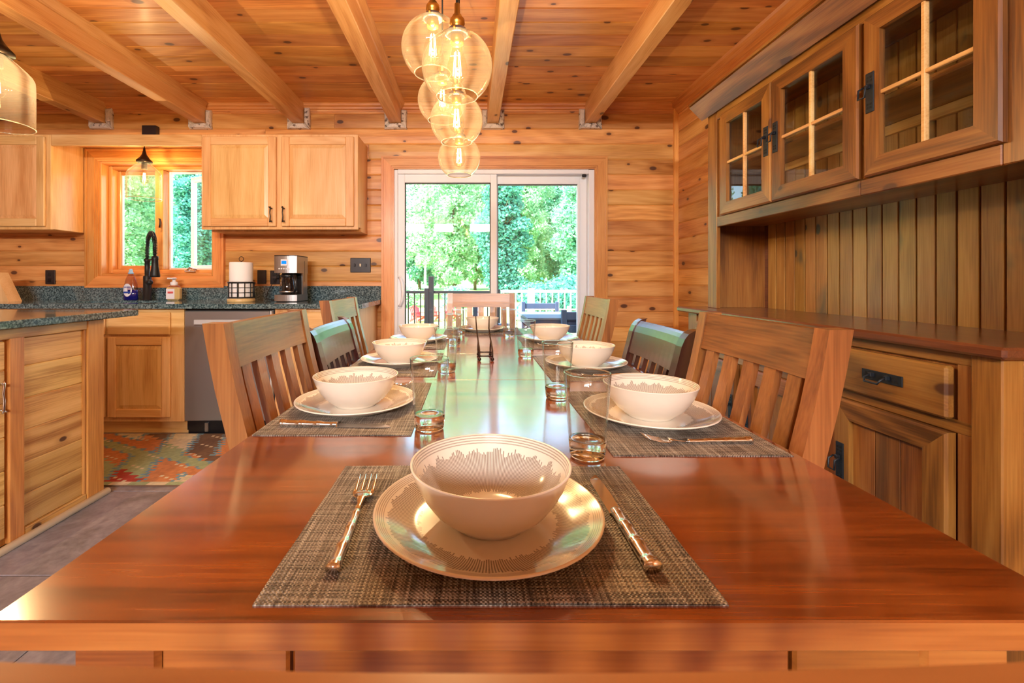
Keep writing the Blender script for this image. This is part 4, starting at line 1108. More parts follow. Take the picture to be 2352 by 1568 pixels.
# cornice: tilted board with a flat cap, mitred at the far end
def corn(poly, mt, nm): hu.p(nm, MB().prism(poly, 1.02, 2.66, 'y'), mt)
corn([(1.372, 2.028), (1.366, 2.022), (1.292, 2.098), (1.298, 2.106)], 'hutch_y', 'cornice')
corn([(1.285, 2.104), (1.285, 2.116), (RX - .003, 2.116), (RX - .003, 2.104)], 'hutch_y', 'cornice_cap')
hu.p('cornice_block', MB().prism([(1.374, 2.026), (1.30, 2.104), (1.39, 2.104), (1.39, 2.05)], 1.05, 2.645, 'y'), 'hutch_y')

# ================================================================== DINING TABLE
TZ = .765; TX0, TX1, TY0, TY1 = -.4495, .5895, .414, 2.925
TXC = (TX0 + TX1) / 2
tb = TH('dining_table', 'long reddish-brown lacquered dining table with a centre leaf, laid for eight', 'table', (TXC, 1.67, 0))
TH_ = .0285
def top_piece(name, y0, y1):
    m = MB(); r = .005
    m.box(TX0, TX1, y0, y1, TZ - TH_, TZ, b=.0016)
    mb = m
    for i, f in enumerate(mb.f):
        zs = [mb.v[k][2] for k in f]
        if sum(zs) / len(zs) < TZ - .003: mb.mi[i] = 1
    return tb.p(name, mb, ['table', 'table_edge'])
top_piece('tabletop_half', TY0, 1.4168); top_piece('table_leaf', 1.4175, 1.9195); top_piece('tabletop_half', 1.9202, TY1)
az1 = TZ - TH_; az0 = az1 - .085
ya, yb = TY0 + .036, TY1 - .036
for yy in (ya, yb - .02):
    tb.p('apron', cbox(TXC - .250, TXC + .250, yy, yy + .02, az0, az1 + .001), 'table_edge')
    for s in (-1, 1):
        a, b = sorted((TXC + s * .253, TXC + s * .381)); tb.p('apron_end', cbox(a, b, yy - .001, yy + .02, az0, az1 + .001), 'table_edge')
for s in (-1, 1):
    xx = TXC + s * (.52 - .05)
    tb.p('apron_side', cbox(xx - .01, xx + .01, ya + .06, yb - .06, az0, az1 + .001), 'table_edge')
    for yy in (ya + .044, yb - .044):
        lx_ = TXC + s * (.384 + .044)
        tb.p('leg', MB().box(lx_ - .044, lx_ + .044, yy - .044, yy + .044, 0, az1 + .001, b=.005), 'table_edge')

# ================================================================== CHAIRS
def spl(pts, z):
    for (za, xa), (zb, xb) in zip(pts, pts[1:]):
        if min(za, zb) <= z <= max(za, zb):
            t_ = (z - za) / (zb - za); return xa + (xb - xa) * t_
    return pts[-1][1]
PROF = [(.99, 0), (.93, .010), (.86, .024), (.78, .044), (.70, .064), (.60, .088), (.50, .106), (.42, .114), (.30, .112), (.15, .090), (0, .055)]
def ribbon(y0, y1, z0, z1, front, thick, n=9, bowf=None, mside=False, prof=PROF):
    """strip following the raked profile; material 1 on its side faces"""
    m = MB(); zs = [z0 + (z1 - z0) * i / n for i in range(n + 1)]
    vs = []
    for z in zs:
        x = spl(prof, z) + front
        vs += [(x, y0, z), (x, y1, z), (x - thick, y1, z), (x - thick, y0, z)]
    o = 0
    for i in range(n):
        a = i * 4; b = a + 4
        m.mat(0); m.add([], [])
        m.f.append([a, a + 1, b + 1, b]); m.mi.append(0); m.sm.append(False)
        m.f.append([a + 2, a + 3, b + 3, b + 2]); m.mi.append(0); m.sm.append(False)
        k = 1 if mside else 0
        m.f.append([a + 1, a + 2, b + 2, b + 1]); m.mi.append(k); m.sm.append(False)
        m.f.append([a + 3, a, b, b + 3]); m.mi.append(k); m.sm.append(False)
    m.v = vs
    m.f += [[0, 3, 2, 1], [n * 4, n * 4 + 1, n * 4 + 2, n * 4 + 3]]; m.mi += [0, 0]; m.sm += [False, False]
    return m
def curved_rail(yw, z0, z1, thick, bow_, prof=PROF, front=.002, roll=False):
    """top rail bowed backwards in plan, following the rake"""
    n, nz = 12, 5; m = MB(); vs = []
    zs = [z0 + (z1 - z0) * i / nz for i in range(nz + 1)]
    for i in range(n + 1):
        y = -yw + 2 * yw * i / n; c = -bow_ * (1 - (y / yw) ** 2)
        ring = [(spl(prof, z) + front + c, y, z) for z in zs]
        ring += [(spl(prof, z) + front + c - thick, y, z) for z in reversed(zs)]
        vs += ring
    k = 2 * (nz + 1); fs = []
    for i in range(n):
        for q in range(k):
            q2 = (q + 1) % k; fs.append((i * k + q, (i + 1) * k + q, (i + 1) * k + q2, i * k + q2))
    fs.append(tuple(range(k))); fs.append(tuple(range(n * k, (n + 1) * k)))
    return m.add(vs, fs)
def make_chair(label, group=None):
    t = thing('dining_chair', label, 'chair', (0, 0, 0), 0, group)
    hw = .232
    for s in (-1, 1):
        y0, y1 = sorted((s * hw, s * (hw - .036)))
        ribbon(y0, y1, 0, .99, 0, .044, 14, mside=True).build('back_leg', ['chair', 'chair_side'], t)
    curved_rail(hw - .036, .893, .987, .020, .008, front=-.003).build('top_rail', 'chair_rail', t)
    curved_rail(hw - .036, .505, .545, .020, .008, front=-.006).build('lower_rail', 'chair_rail', t)
    for i in range(5):
        y = -.156 + i * .078; c = -.008 * (1 - (y / .196) ** 2)
        ribbon(y - .0185, y + .0185, .54, .897, -.006 + c, .015, 9, mside=True).build('slat', ['chair', 'chair_side'], t)
    sx = spl(PROF, .44)
    MB().box(sx - .015, sx + .42, -hw, hw, .435, .462, b=.008).build('seat', 'chair_rail', t)
    for s in (-1, 1):
        MB().box(sx + .365, sx + .405, *sorted((s * hw * .98, s * (hw * .98 - .04))), 0, .436, b=.004).build('front_leg', ['chair'], t)
        MB().box(sx - .02, sx + .37, *sorted((s * (hw - .012), s * (hw - .030))), .375, .436, b=.003).build('seat_rail', 'chair_rail', t)
        MB().box(sx - .03, sx + .37, *sorted((s * (hw - .012), s * (hw - .030))), .16, .19, b=.003).build('stretcher', 'chair_rail', t)
    MB().box(sx + .375, sx + .395, -hw + .03, hw - .03, .375, .436, b=.003).build('front_rail', 'chair_rail', t)
    return t
PROF2 = [(.930, -.052), (.927, -.036), (.918, -.020), (.903, -.008), (.880, .002), (.84, .012), (.78, .028), (.70, .050), (.60, .076), (.50, .096), (.42, .104), (.30, .10), (.15, .08), (0, .05)]
def make_dark_chair(label):
    t = thing('dining_chair', label, 'chair')
    hw = .225
    def stile(y0, y1):
        m = MB(); zs = [0, .15, .3, .42, .5, .6, .7, .78, .84, .88, .903, .918, .927, .930]
        vs = []
        for z in zs:
            x = spl(PROF2, z); back = min(x - .006, spl(PROF2, min(z, .84)) - .05 + (.0 if z < .84 else -(z - .84) * .16))
            vs += [(x, y0, z), (x, y1, z), (back, y1, z), (back, y0, z)]
        fs = [(0, 3, 2, 1), tuple(len(zs) * 4 - 4 + q for q in range(4))]
        for i in range(len(zs) - 1):
            a = i * 4
            for q in range(4): fs.append((a + q, a + (q + 1) % 4, a + 4 + (q + 1) % 4, a + 4 + q))
        return m.add(vs, fs)
    for s in (-1, 1):
        stile(*sorted((s * hw, s * (hw - .04)))).build('back_leg', 'espresso', t)
    n, yw = 10, hw - .04
    zs = [.80, .84, .88, .903, .914, .920, .921]
    vs = []
    for i in range(n + 1):
        y = -yw + 2 * yw * i / n; c = -.010 * (1 - (y / yw) ** 2) - .004
        ring = [(spl(PROF2, z) + c, y, z) for z in zs] + [(spl(PROF2, z) + c - .024, y, z) for z in (.90, .80)]
        vs += ring
    k = len(zs) + 2; fs = []
    for i in range(n):
        for q in range(k):
            q2 = (q + 1) % k; fs.append((i * k + q, (i + 1) * k + q, (i + 1) * k + q2, i * k + q2))
    fs += [tuple(range(k)), tuple(range(n * k, (n + 1) * k))]
    MB().add(vs, fs).build('top_rail', 'espresso', t)
    curved_rail(yw, .50, .545, .020, .010, PROF2, -.006).build('lower_rail', 'espresso', t)
    for i in range(5):
        y = -.132 + i * .066; c = -.010 * (1 - (y / yw) ** 2)
        ribbon(y - .011, y + .011, .54, .803, -.008 + c, .016, 7, prof=PROF2).build('slat', 'espresso', t)
    sx = spl(PROF2, .44)
    MB().box(sx - .015, sx + .42, -hw, hw, .435, .465, b=.008).build('seat', 'espresso', t)
    for s in (-1, 1):
        MB().box(sx + .365, sx + .405, *sorted((s * hw * .98, s * (hw * .98 - .04))), 0, .436, b=.004).build('front_leg', 'espresso', t)
        MB().box(sx - .02, sx + .37, *sorted((s * (hw - .012), s * (hw - .030))), .375, .436, b=.003).build('seat_rail', 'espresso', t)
    return t
def place(o, x, y, rz): o.location = (x, y, 0); o.rotation_euler = (0, 0, rz)
chairA = make_chair('brown slatted chair beside the dishwasher')
place(chairA, -.512, 1.157, R(0))
for (x, y, rz, lab) in ((.647, 1.042, pi, 'brown slatted chair pushed in beside the hutch drawers'),
                        (-.617, 2.175, 0, 'brown slatted chair standing next to the end of the granite counter'),
                        (.647, 2.325, pi, 'brown slatted chair between the sliding door casing and a dark chair'),
                        (.066, 3.10, -pi / 2, 'brown slatted chair at the head of the table before the glass door'),
                        (.010, .1165, pi / 2, 'brown slatted chair at the foot of the table, only its top rail in view')):
    c = copy_tree(chairA); c['label'] = lab; place(c, x, y, rz)
dk = make_dark_chair('dark espresso chair with rolled top rail on the kitchen side'); place(dk, -.492, 1.645, 0)
dk2 = copy_tree(dk); dk2['label'] = 'dark espresso chair with rolled top rail on the hutch side'; place(dk2, .630, 1.565, pi)

# ================================================================== PLACE SETTINGS
plate_me = MB()
plate_me.mat(1).lathe([(0, .0035), (.080, .0035), (.084, 0), (.090, 0), (.093, .003), (.112, .008), (.138, .0185), (.1448, .0222)], seg=72)
plate_me.lathe([(.1448, .0222), (.1450, .0236), (.1438, .0246), (.1425, .0244)], seg=72)
plate_me.mat(0).lathe([(.1425, .0244), (.128, .0185), (.112, .0122), (.099, .0085), (.090, .0070), (.060, .0066), (0, .0065)], seg=72)
bowl_me = MB()
bowl_me.mat(1).lathe([(0, .002), (.040, .002), (.042, 0), (.048, 0), (.050, .0035), (.060, .010), (.074, .022), (.086, .038), (.095, .055), (.1005, .0705), (.1018, .0735)], seg=72)
bowl_me.lathe([(.1018, .0735), (.1018, .0748), (.1003, .0752), (.0990, .0742)], seg=72)
bowl_me.mat(0).lathe([(.0990, .0742), (.092, .0565), (.082, .040), (.070, .026), (.057, .0155), (.045, .0105), (.025, .0085), (0, .0080)], seg=72)
mat_me = MB()
def wavy():
    nx_, ny_ = 24, 34; vs = []; fs = []
    for j in range(ny_ + 1):
        for i in range(nx_ + 1):
            u, v = i / nx_, j / ny_
            e = min(u, 1 - u, v, 1 - v)
            z = .0022 + (.0006 * sin(u * 17 + v * 5) * max(0, 1 - e * 14))
            vs.append((-.161 + .322 * u, -.23 + .46 * v, z))
    for j in range(ny_):
        for i in range(nx_):
            a = j * (nx_ + 1) + i; fs.append((a, a + 1, a + nx_ + 2, a + nx_ + 1))
    return vs, fs
vs, fs = wavy(); mat_me.add(vs, fs, True); mat_me.box(-.161, .161, -.23, .23, .0002, .0012)
def bamboo(x0, x1, r0, r1, nodes, seg=14):
    pts = []; rad = []
    N_ = 46
    for i in range(N_ + 1):
        u = i / N_; x = x0 + (x1 - x0) * u
        d = min(abs(u - q) for q in nodes)
        rr = r0 + (r1 - r0) * u
        rr *= 0.90 + .14 * math.exp(-(d / .05) ** 2) - .10 * math.exp(-(d / .012) ** 2)
        pts.append((x, 0, rr * .72 + .0005)); rad.append(rr)
    return MB().tube(pts, rad, seg, flat=.72, up=(0, 0, 1))
def make_fork(label):
    t = thing('fork', label, 'fork')
    bamboo(-.105, .018, .0084, .0056, [.03, .36, .68, .97]).build('handle', 'silver', t)
    m = MB().tube([(.016, 0, .004), (.035, 0, .005), (.048, 0, .0075), (.056, 0, .0068)], [.0046, .0036, .0058, .0120], 10, flat=.35, up=(0, 0, 1))
    xs = [.054, .062, .075, .090, .105]; zs = [.0066, .0062, .0075, .0112, .0165]
    m.tube([(.050, 0, .0070), (.057, 0, .0064), (.064, 0, .0062), (.069, 0, .0066)], [.0080, .0140, .0160, .0154], 12, flat=.12, up=(0, 0, 1))
    for k in (-1.5, -.5, .5, 1.5):
        m.tube([(x, k * .0083, z) for x, z in zip(xs[1:], zs[1:])], [.0032, .0028, .0022, .0010], 7, flat=.5, up=(0, 0, 1))
    m.build('tines', 'silver', t)
    return t
def make_knife(label):
    t = thing('knife', label, 'knife')
    bamboo(-.120, .002, .0106, .0074, [.04, .37, .68, .96]).build('handle', 'silver', t)
    m = MB(); prof_ = []
    for i in range(15):
        u = i / 14; x = 0 + .118 * u
        wl = -.0085 - .0028 * sin(pi * min(1, u * 1.0)); wu = .0085
        if u > .78: wu = .0085 - .0150 * ((u - .78) / .22) ** 2
        if u > .9: wl = -.0100 + .0038 * ((u - .9) / .1)
        prof_.append((x, wl, wu))
    vs = []; fs = []
    for (x, a, b) in prof_: vs += [(x, a, .0016), (x, b, .0012), (x, b, .0032), (x, a, .0018)]
    for i in range(14):
        for q in range(4): fs.append((i * 4 + q, i * 4 + (q + 1) % 4, i * 4 + 4 + (q + 1) % 4, i * 4 + 4 + q))
    fs += [(0, 1, 2, 3), (56, 57, 58, 59)]
    m.add(vs, fs).build('blade', 'silver', t)
    return t
MT = TZ + .0023
plate0 = bowl0 = mat0 = None
fork0 = knife0 = None
# (who, plate x, plate y, mat centre, angle the diner faces, words)
SET = [('front', .021, .578, (.0185, .594), pi / 2, 'at the foot of the table'),
       ('l1', -.284, 1.108, (-.283, 1.136), 0, 'beside the slatted chair at the dishwasher'),
       ('r1', .403, 1.018, (.4145, 1.031), pi, 'beside the hutch drawers'),
       ('l2', -.270, 1.690, (-.280, 1.690), 0, 'before the dark chair on the kitchen side'),
       ('r2', .412, 1.620, (.412, 1.625), pi, 'before the dark chair on the hutch side'),
       ('l3', -.270, 2.300, (-.285, 2.270), 0, 'before the chair at the granite counter end'),
       ('r3', .400, 2.300, (.412, 2.270), pi, 'before the chair at the door casing'),
       ('far', .066, 2.770, (.066, 2.745), -pi / 2, 'at the head of the table by the glass door')]
for (key, x, y, mc, a, words) in SET:
    if mat0 is None:
        pm = mat0 = mat_me.build('placemat', 'placemat', None, recalc=False)
        pl = plate0 = plate_me.build('dinner_plate', ['plate_deco', 'cream']); bw = bowl0 = bowl_me.build('bowl', ['bowl_deco', 'cream'])
    else:
        pm = mat0.copy(); pl = plate0.copy(); bw = bowl0.copy()
        for o in (pm, pl, bw): COL.objects.link(o)
    pm.location = (mc[0], mc[1], TZ); pm.rotation_euler = (0, 0, a)
    tag(pm, 'woven grey-brown placemat ' + words, 'placemat', 'woven placemats around the table')
    pl.location = (x, y, MT); pl.rotation_euler = (0, 0, a * 1.3 + x * 7); tag(pl, 'cream plate with fine radial strokes ' + words, 'plate', 'cream dinner plates')
    bw.location = (x + (.003 if key == 'front' else 0), y - .004, MT + .0066); bw.rotation_euler = (0, 0, a + x * 5); tag(bw, 'cream bowl with brushed inside ' + words, 'bowl', 'cream bowls on the plates')
    # cutlery: fork on the diner's left, knife on the right
    ca, sa = cos(a), sin(a)
    def loc(fwd, side, base=mc): return (base[0] + fwd * ca - side * sa, base[1] + fwd * sa + side * ca, MT)
    if fork0 is None:
        fo = fork0 = make_fork(''); kn = knife0 = make_knife('')
    else: fo = copy_tree(fork0); kn = copy_tree(knife0)
    fo['label'] = 'silver fork with bamboo-jointed handle ' + words; fo['group'] = 'bamboo-handled forks'
    kn['label'] = 'silver knife with bamboo-jointed handle ' + words; kn['group'] = 'bamboo-handled knives'
    if key == 'front':
        fo.location = (-.1525, .581, MT); fo.rotation_euler = (0, 0, R(92.8))
        kn.location = (.192, .596, MT); kn.rotation_euler = (0, 0, R(90.5))
    elif key == 'l1':
        fo.location = loc(.01, .178); fo.rotation_euler = (0, 0, a + R(2)); kn.location = loc(-.005, -.178); kn.rotation_euler = (0, 0, a - R(1))
    elif key == 'r1':
        fo.location = loc(-.018, .170); fo.rotation_euler = (0, 0, a + R(1)); kn.location = loc(-.01, -.176); kn.rotation_euler = (0, 0, a)
    else:
        fo.location = loc(0, .172); fo.rotation_euler = (0, 0, a + R(1)); kn.location = loc(-.005, -.174); kn.rotation_euler = (0, 0, a - R(1))

# tumblers
def make_tumbler():
    t = thing('tumbler', '', 'glass')
    H, r0, r1, bh = .150, .0305, .0415, .032
    rr = lambda z: r0 + (r1 - r0) * (z / H)
    MB().lathe([(0, .0004), (r0 - .004, .0004), (r0 - .001, .002), (rr(.006), .006), (rr(bh), bh), (rr(bh) - .0022, bh + .0005), (.012, bh - .003), (0, bh - .0045)], seg=40).build('heavy_base', 'glass', t)
    MB().lathe([(rr(bh), bh), (rr(.09), .09), (r1, H - .001), (r1 - .001, H), (r1 - .0022, H - .001), (rr(.09) - .0022, .09), (rr(bh) - .0022, bh)], seg=40).build('wall', 'tumbler_wall', t)
    MB().ring((0, 0, H - .0008), r1 - .0011, .0013, 'z', 40, 6).build('rim', 'glass', t)
    MB().ball((.004, -.003, .016), .0042, 10).build('bubble', 'pane', t)
    return t
tm0 = None
for (x, y, w) in ((.2066, .800, 'beside the fork next to the hutch, in front of the foot setting'), (-.0890, .950, 'at the tip of the knife by the dishwasher chair'),
                  (.2290, 1.195, 'between the two settings on the hutch side'), (-.0860, 1.545, 'beside the bowl before the dark kitchen-side chair'),
                  (.2230, 1.845, 'beside the bowl before the dark hutch-side chair'), (-.0860, 2.185, 'beside the bowl at the granite counter end'),
                  (-.0680, 2.500, 'beside the head setting on the kitchen side'), (.2110, 2.530, 'beside the head setting on the hutch side')):
    if tm0 is None: o = tm0 = make_tumbler()
    else: o = copy_tree(tm0)
    o.location = (x, y, TZ + .0005); o.rotation_euler = (0, 0, x * 40)
    o['label'] = 'clear heavy-based tumbler ' + w; o['group'] = 'tumblers on the table'

# plate stand of bronze wire
ps = TH('plate_stand', 'dark bronze wire plate stand with ball feet, empty, at the middle of the table', 'plate stand', (.056, 1.80, TZ))
for x in (.0305, .0812):
    s = -1 if x < .05 else 1
    ps.p('side_scroll', MB().tube([(x, 1.748, TZ + .012), (x + .001, 1.752, TZ + .03), (x - .001, 1.768, TZ + .052), (x - .003, 1.792, TZ + .066), (x - .006, 1.812, TZ + .085), (x - .010, 1.835, TZ + .118), (x - .013 if s < 0 else x - .008, 1.856, TZ + .166)], [.0032, .0032, .0032, .003, .003, .0028, .0022], 8), 'iron')
    ps.p('rear_scroll', MB().tube([(x - .003, 1.87, TZ + .010), (x - .004, 1.862, TZ + .03), (x - .004, 1.84, TZ + .052), (x - .004, 1.815, TZ + .068), (x - .003, 1.795, TZ + .068)], .003, 8), 'iron')
    ps.p('ball_foot', MB().ball((x, 1.745, TZ + .0074), .0074), 'iron')
    ps.p('ball_foot', MB().ball((x - .003, 1.872, TZ + .0064), .0064), 'iron')
ps.p('crossbar', MB().tube([(.026, 1.775, TZ + .030), (.084, 1.775, TZ + .030)], .0026, 8), 'iron')
ps.p('crossbar', MB().tube([(.022, 1.765, TZ + .016), (.086, 1.765, TZ + .016)], .0026, 8), 'iron')

# ================================================================== GLOBE CHANDELIER
gl = TH('globe_chandelier', 'cluster of five clear glass globes with glowing bulbs hanging over the table', 'chandelier', (-.06, 1.7, CEIL - .03))
gl.p('canopy', MB().box(-.19, .04, 1.2, 2.22, CEIL - .030, CEIL - .001, b=.006), 'bronze')
GR = .1005
for (u, v, d) in ((994, 110, 1.45), (1050, 155, 1.28), (1016, 230, 1.84), (1048.6, 277, 1.72), (1054.6, 362, 2.13)):
    X, Y, Z = at(u, v, d)
    hi, lo = .95, -.80
    pr = []
    for i in range(25):
        th = math.acos(-.29 * 0 + 1) if False else None
        a0, a1 = math.acos(.955), math.acos(-.815); a = a0 + (a1 - a0) * i / 24
        pr.append((GR * sin(a), GR * cos(a)))
    gl.p('globe', MB().lathe(pr, (X, Y, Z), 56), 'globe')
    rb, zb = pr[-1]; gl.p('globe_rim', MB().ring((X, Y, Z + zb), rb, .0018, 'z', 56, 6), 'globe_edge')
    zt = Z + pr[0][1]
    sk = gl.p('socket', MB().lathe([(0, .085), (.0075, .085), (.0085, .055), (.013, .052), (.016, .045), (.021, .040), (.022, .028), (.019, .022), (.017, .012), (.019, .006), (0, .006)], (X, Y, zt), 28), 'brass')
    gl.p('collar_disc', MB().lathe([(0, .012), (.026, .012), (.032, .004), (.033, -.004), (.030, -.006), (0, -.006)], (X, Y, zt), 32), 'gunmetal', sk)
    m = MB()
    for k in range(3):
        a = 2 * pi * k / 3 + .35; m.tube([(X + .030 * cos(a), Y + .030 * sin(a), zt), (X + .043 * cos(a), Y + .043 * sin(a), zt)], .0035, 8)
    gl.p('thumb_screw', m, 'brass', sk)
    gl.p('socket_sleeve', MB().lathe([(.016, -.005), (.020, -.010), (.020, -.028), (.015, -.032), (0, -.032)], (X, Y, zt), 24), 'brass', sk)
    bulb_parts(gl, (X, Y, zt - .024), .98)
    gl.p('cord', MB().tube([(X, Y, zt + .083), (X, Y, CEIL - .028)], .0032, 6), 'cord')
    light('chandelier_glow', 'POINT', (X, Y, zt - .09), (0, 0, 0), 9, (1.0, .78, .50), soft=.002)

# ================================================================== OUTDOORS
# deck and lawn
dk_ = sempty('deck', (0, 5.7, -.06))
b0 = None; x = -6.0
deckb = MB().box(-.066, .066, -1.95, 1.78, -.03, 0, b=.003)
i = 0
while x < 6.0:
    if b0 is None: b0 = deckb.build('deck_board', 'deck', dk_, (x, 0, 0))
    else: share(b0, 'deck_board', dk_, (x, 0, 0))
    x += .139
m = MB(); vs = []; fs = []
ys = [3.95, 8, 14, 22, 30, 40, 52, 70, 120]; zs = [-1.2, -1.3, -1.55, -1.75, -1.8, -1.3, -.6, -.2, .3]
for y, z in zip(ys, zs): vs += [(-90, y, z), (80, y, z)]
for i in range(len(ys) - 1): fs.append((2 * i, 2 * i + 1, 2 * i + 3, 2 * i + 2))
lawn = struct(MB().add(vs, fs).build('lawn', 'lawn'))
def ground(y):
    for (a, b, za, zb) in zip(ys, ys[1:], zs, zs[1:]):
        if a <= y <= b: return za + (zb - za) * (y - a) / (b - a)
    return 0
def railing(name, label, x0, x1, y, posts, ztop, mat, pw):
    t = TH(name, label, 'railing', ((x0 + x1) / 2, y, -.06))
    t.p('top_rail', cbox(x0, x1, y - .03, y + .03, ztop - .045, ztop, b=.005), mat)
    t.p('bottom_rail', cbox(x0, x1, y - .02, y + .02, .03, .07, b=.004), mat)
    for (px_, h) in posts: t.p('post', cbox(px_ - pw / 2, px_ + pw / 2, y - pw / 2, y + pw / 2, -.06, h, b=.005), mat)
    x = x0 + .05; b0 = None
    src = MB().box(-.0095, .0095, -.0095, .0095, .06, ztop - .04)
    while x < x1:
        if b0 is None: b0 = src.build('baluster', mat, t.o, (x - t.loc[0], 0, .06))
        else: share(b0, 'baluster', t.o, (x - t.loc[0], 0, .06))
        x += .1005
RY = 7.4
railing('deck_railing', 'black metal deck railing with a tall post outside the glass door', -2.6, .47, RY, [(-.735, .945), (-.665, 1.14), (-2.55, .96), (.43, .93)], .905, 'black_metal', .085)
railing('deck_railing', 'white deck railing behind the grey patio table', .48, 3.6, RY - .004, [(.988, .945), (2.6, .945), (3.55, .945)], .918, 'white_vinyl', .085)
railing('deck_railing', 'white deck railing at the kitchen end of the deck', -5.9, -2.6, RY - .004, [(-5.85, .945), (-4.2, .945)], .918, 'white_vinyl', .085)
# patio table and chairs
t = TH('patio_table', 'grey slatted patio table on the deck outside', 'patio table', (1.06, 4.70, -.06))
y = 4.26
n = 0
sl = MB().box(-.53, .53, -.0385, .0385, -.022, 0, b=.003)
b0 = None
for k in range(11):
    yy = 4.285 + k * .08
    if b0 is None: b0 = sl.build('slat', 'patio_grey', t.o, (0, yy - t.loc[1], .72 + .06))
    else: share(b0, 'slat', t.o, (0, yy - t.loc[1], .78))
t.p('apron', MB().box(.56, 1.56, 4.27, 4.29, .62, .698).box(.56, 1.56, 5.11, 5.13, .62, .698).box(.56, .58, 4.29, 5.11, .62, .698).box(1.54, 1.56, 4.29, 5.11, .62, .698), 'patio_blue')
for (a, b) in ((.60, 4.31), (1.52, 4.31), (.60, 5.09), (1.52, 5.09)): t.p('leg', cbox(a - .03, a + .03, b - .03, b + .03, -.06, .62), 'patio_blue')
def patio_chair(label, x, y, rz):
    t = thing('patio_chair', label, 'patio chair', (x, y, -.06), rz)
    for s in (-1, 1):
        MB().box(-.025, .025, s * .21 - .022, s * .21 + .022, 0, .87, b=.004).build('back_post', 'patio_blue', t)
        MB().box(.40, .44, s * .21 - .022, s * .21 + .022, 0, .43, b=.004).build('front_leg', 'patio_blue', t)
        MB().box(-.02, .44, s * .23 - .02, s * .23 + .02, .62, .65, b=.004).build('armrest', 'patio_blue', t)
    for (a, b) in ((.78, .85), (.66, .73), (.54, .61)): MB().box(-.014, .014, -.2, .2, a, b, b=.004).build('back_slat', 'patio_blue', t)
    for k in range(5): MB().box(.0 + k * .088, .078 + k * .088, -.22, .22, .42, .44, b=.003).build('seat_slat', 'patio_blue', t)
patio_chair('dark blue slatted patio chair behind the grey patio table, facing the house', .86, 5.62, -pi / 2)
patio_chair('dark blue slatted patio chair on the house side of the patio table', 1.05, 4.08, pi / 2)
patio_chair('dark blue slatted patio chair at the end of the patio table', .04, 4.86, 0)
# red adirondack chairs
def adirondack():
    t = thing('adirondack_chair', '', 'adirondack chair')
    bt = [(.40, .0), (.34, .18), (.0, .34)]
    for k in range(7):
        a = (k - 3) * .078; h = 1.02 - .05 * abs(k - 3) ** 1.5 * .6
        fan = (k - 3) * .02
        vs = []
        for (z, yy, w, sh) in ((.30, 0, .034, 0), (h - .05, .38, .038, fan), (h, .40, .022, fan)):
            vs += [(a + sh - w, yy, z), (a + sh + w, yy, z), (a + sh + w, yy + .02, z), (a + sh - w, yy + .02, z)]
        fs = [(0, 1, 2, 3), (8, 9, 10, 11)] + [(i * 4 + q, i * 4 + (q + 1) % 4, i * 4 + 4 + (q + 1) % 4, i * 4 + 4 + q) for i in range(2) for q in range(4)]
        MB().add(vs, fs).build('back_slat', 'red_paint', t)
    for k in range(6):
        y_ = -.50 + k * .09; z_ = .40 - k * .022
        MB().box(-.27, .27, y_, y_ + .08, z_ - .02, z_, b=.003).build('seat_slat', 'red_paint', t)
    for s in (-1, 1):
        MB().box(s * .34 - .07, s * .34 + .07, -.52, .18, .56, .585, b=.006).build('armrest', 'red_paint', t)
        MB().box(s * .30 - .015, s * .30 + .015, -.50, -.40, 0, .56, b=.003).build('front_leg', 'red_paint', t)
        MB().prism([(-.5, .26), (-.5, .40), (.45, .10), (.45, 0), (.38, 0)], s * .28 - .013, s * .28 + .013, 'x').build('rear_leg', 'red_paint', t)
        MB().box(s * .3 - .015, s * .3 + .015, .12, .17, .15, .56, b=.003).build('arm_support', 'red_paint', t)
    MB().box(-.28, .28, .12, .14, .52, .58).build('back_brace', 'red_paint', t)
    return t
ad0 = None
for (u, yy, rz, lab) in ((958, 30.5, R(35), 'red adirondack chair on the lawn, seen between the tall black post and the door stile'),
                         (994, 31.0, R(20), 'red adirondack chair on the lawn hidden behind the tall black post'),
                         (1034, 31.4, R(12), 'red adirondack chair on the lawn behind the table glasses'),
                         (1094, 31.0, R(-30), 'red adirondack chair on the lawn seen through the head chair slats')):
    if ad0 is None: o = ad0 = adirondack()
    else: o = copy_tree(ad0)
    o['label'] = lab; o['group'] = 'red adirondack chairs on the lawn'
    o.location = ((u - CX) * yy / FPX, yy, ground(yy)); o.rotation_euler = (0, 0, rz); o.scale = (1.12, 1.12, 1.12)
# split-rail fence
t = TH('split_rail_fence', 'weathered split-rail fence at the edge of the lawn', 'fence', (6, 24, ground(24)))
fx_ = [2.6, 5.2, 7.8, 10.4]
for k, x in enumerate(fx_): t.p('fence_post', cbox(x - .08, x + .08, 23.92, 24.08, ground(24) - .1, ground(24) + 1.45, b=.02), 'fence_wood')
for a, b in zip(fx_, fx_[1:]):
    for z in (.45, .85, 1.25): t.p('fence_rail', MB().tube([(a - .1, 24, ground(24) + z), ((a + b) / 2, 24.02, ground(24) + z + .03), (b + .1, 24, ground(24) + z)], [.04, .055, .04], 7), 'fence_wood')

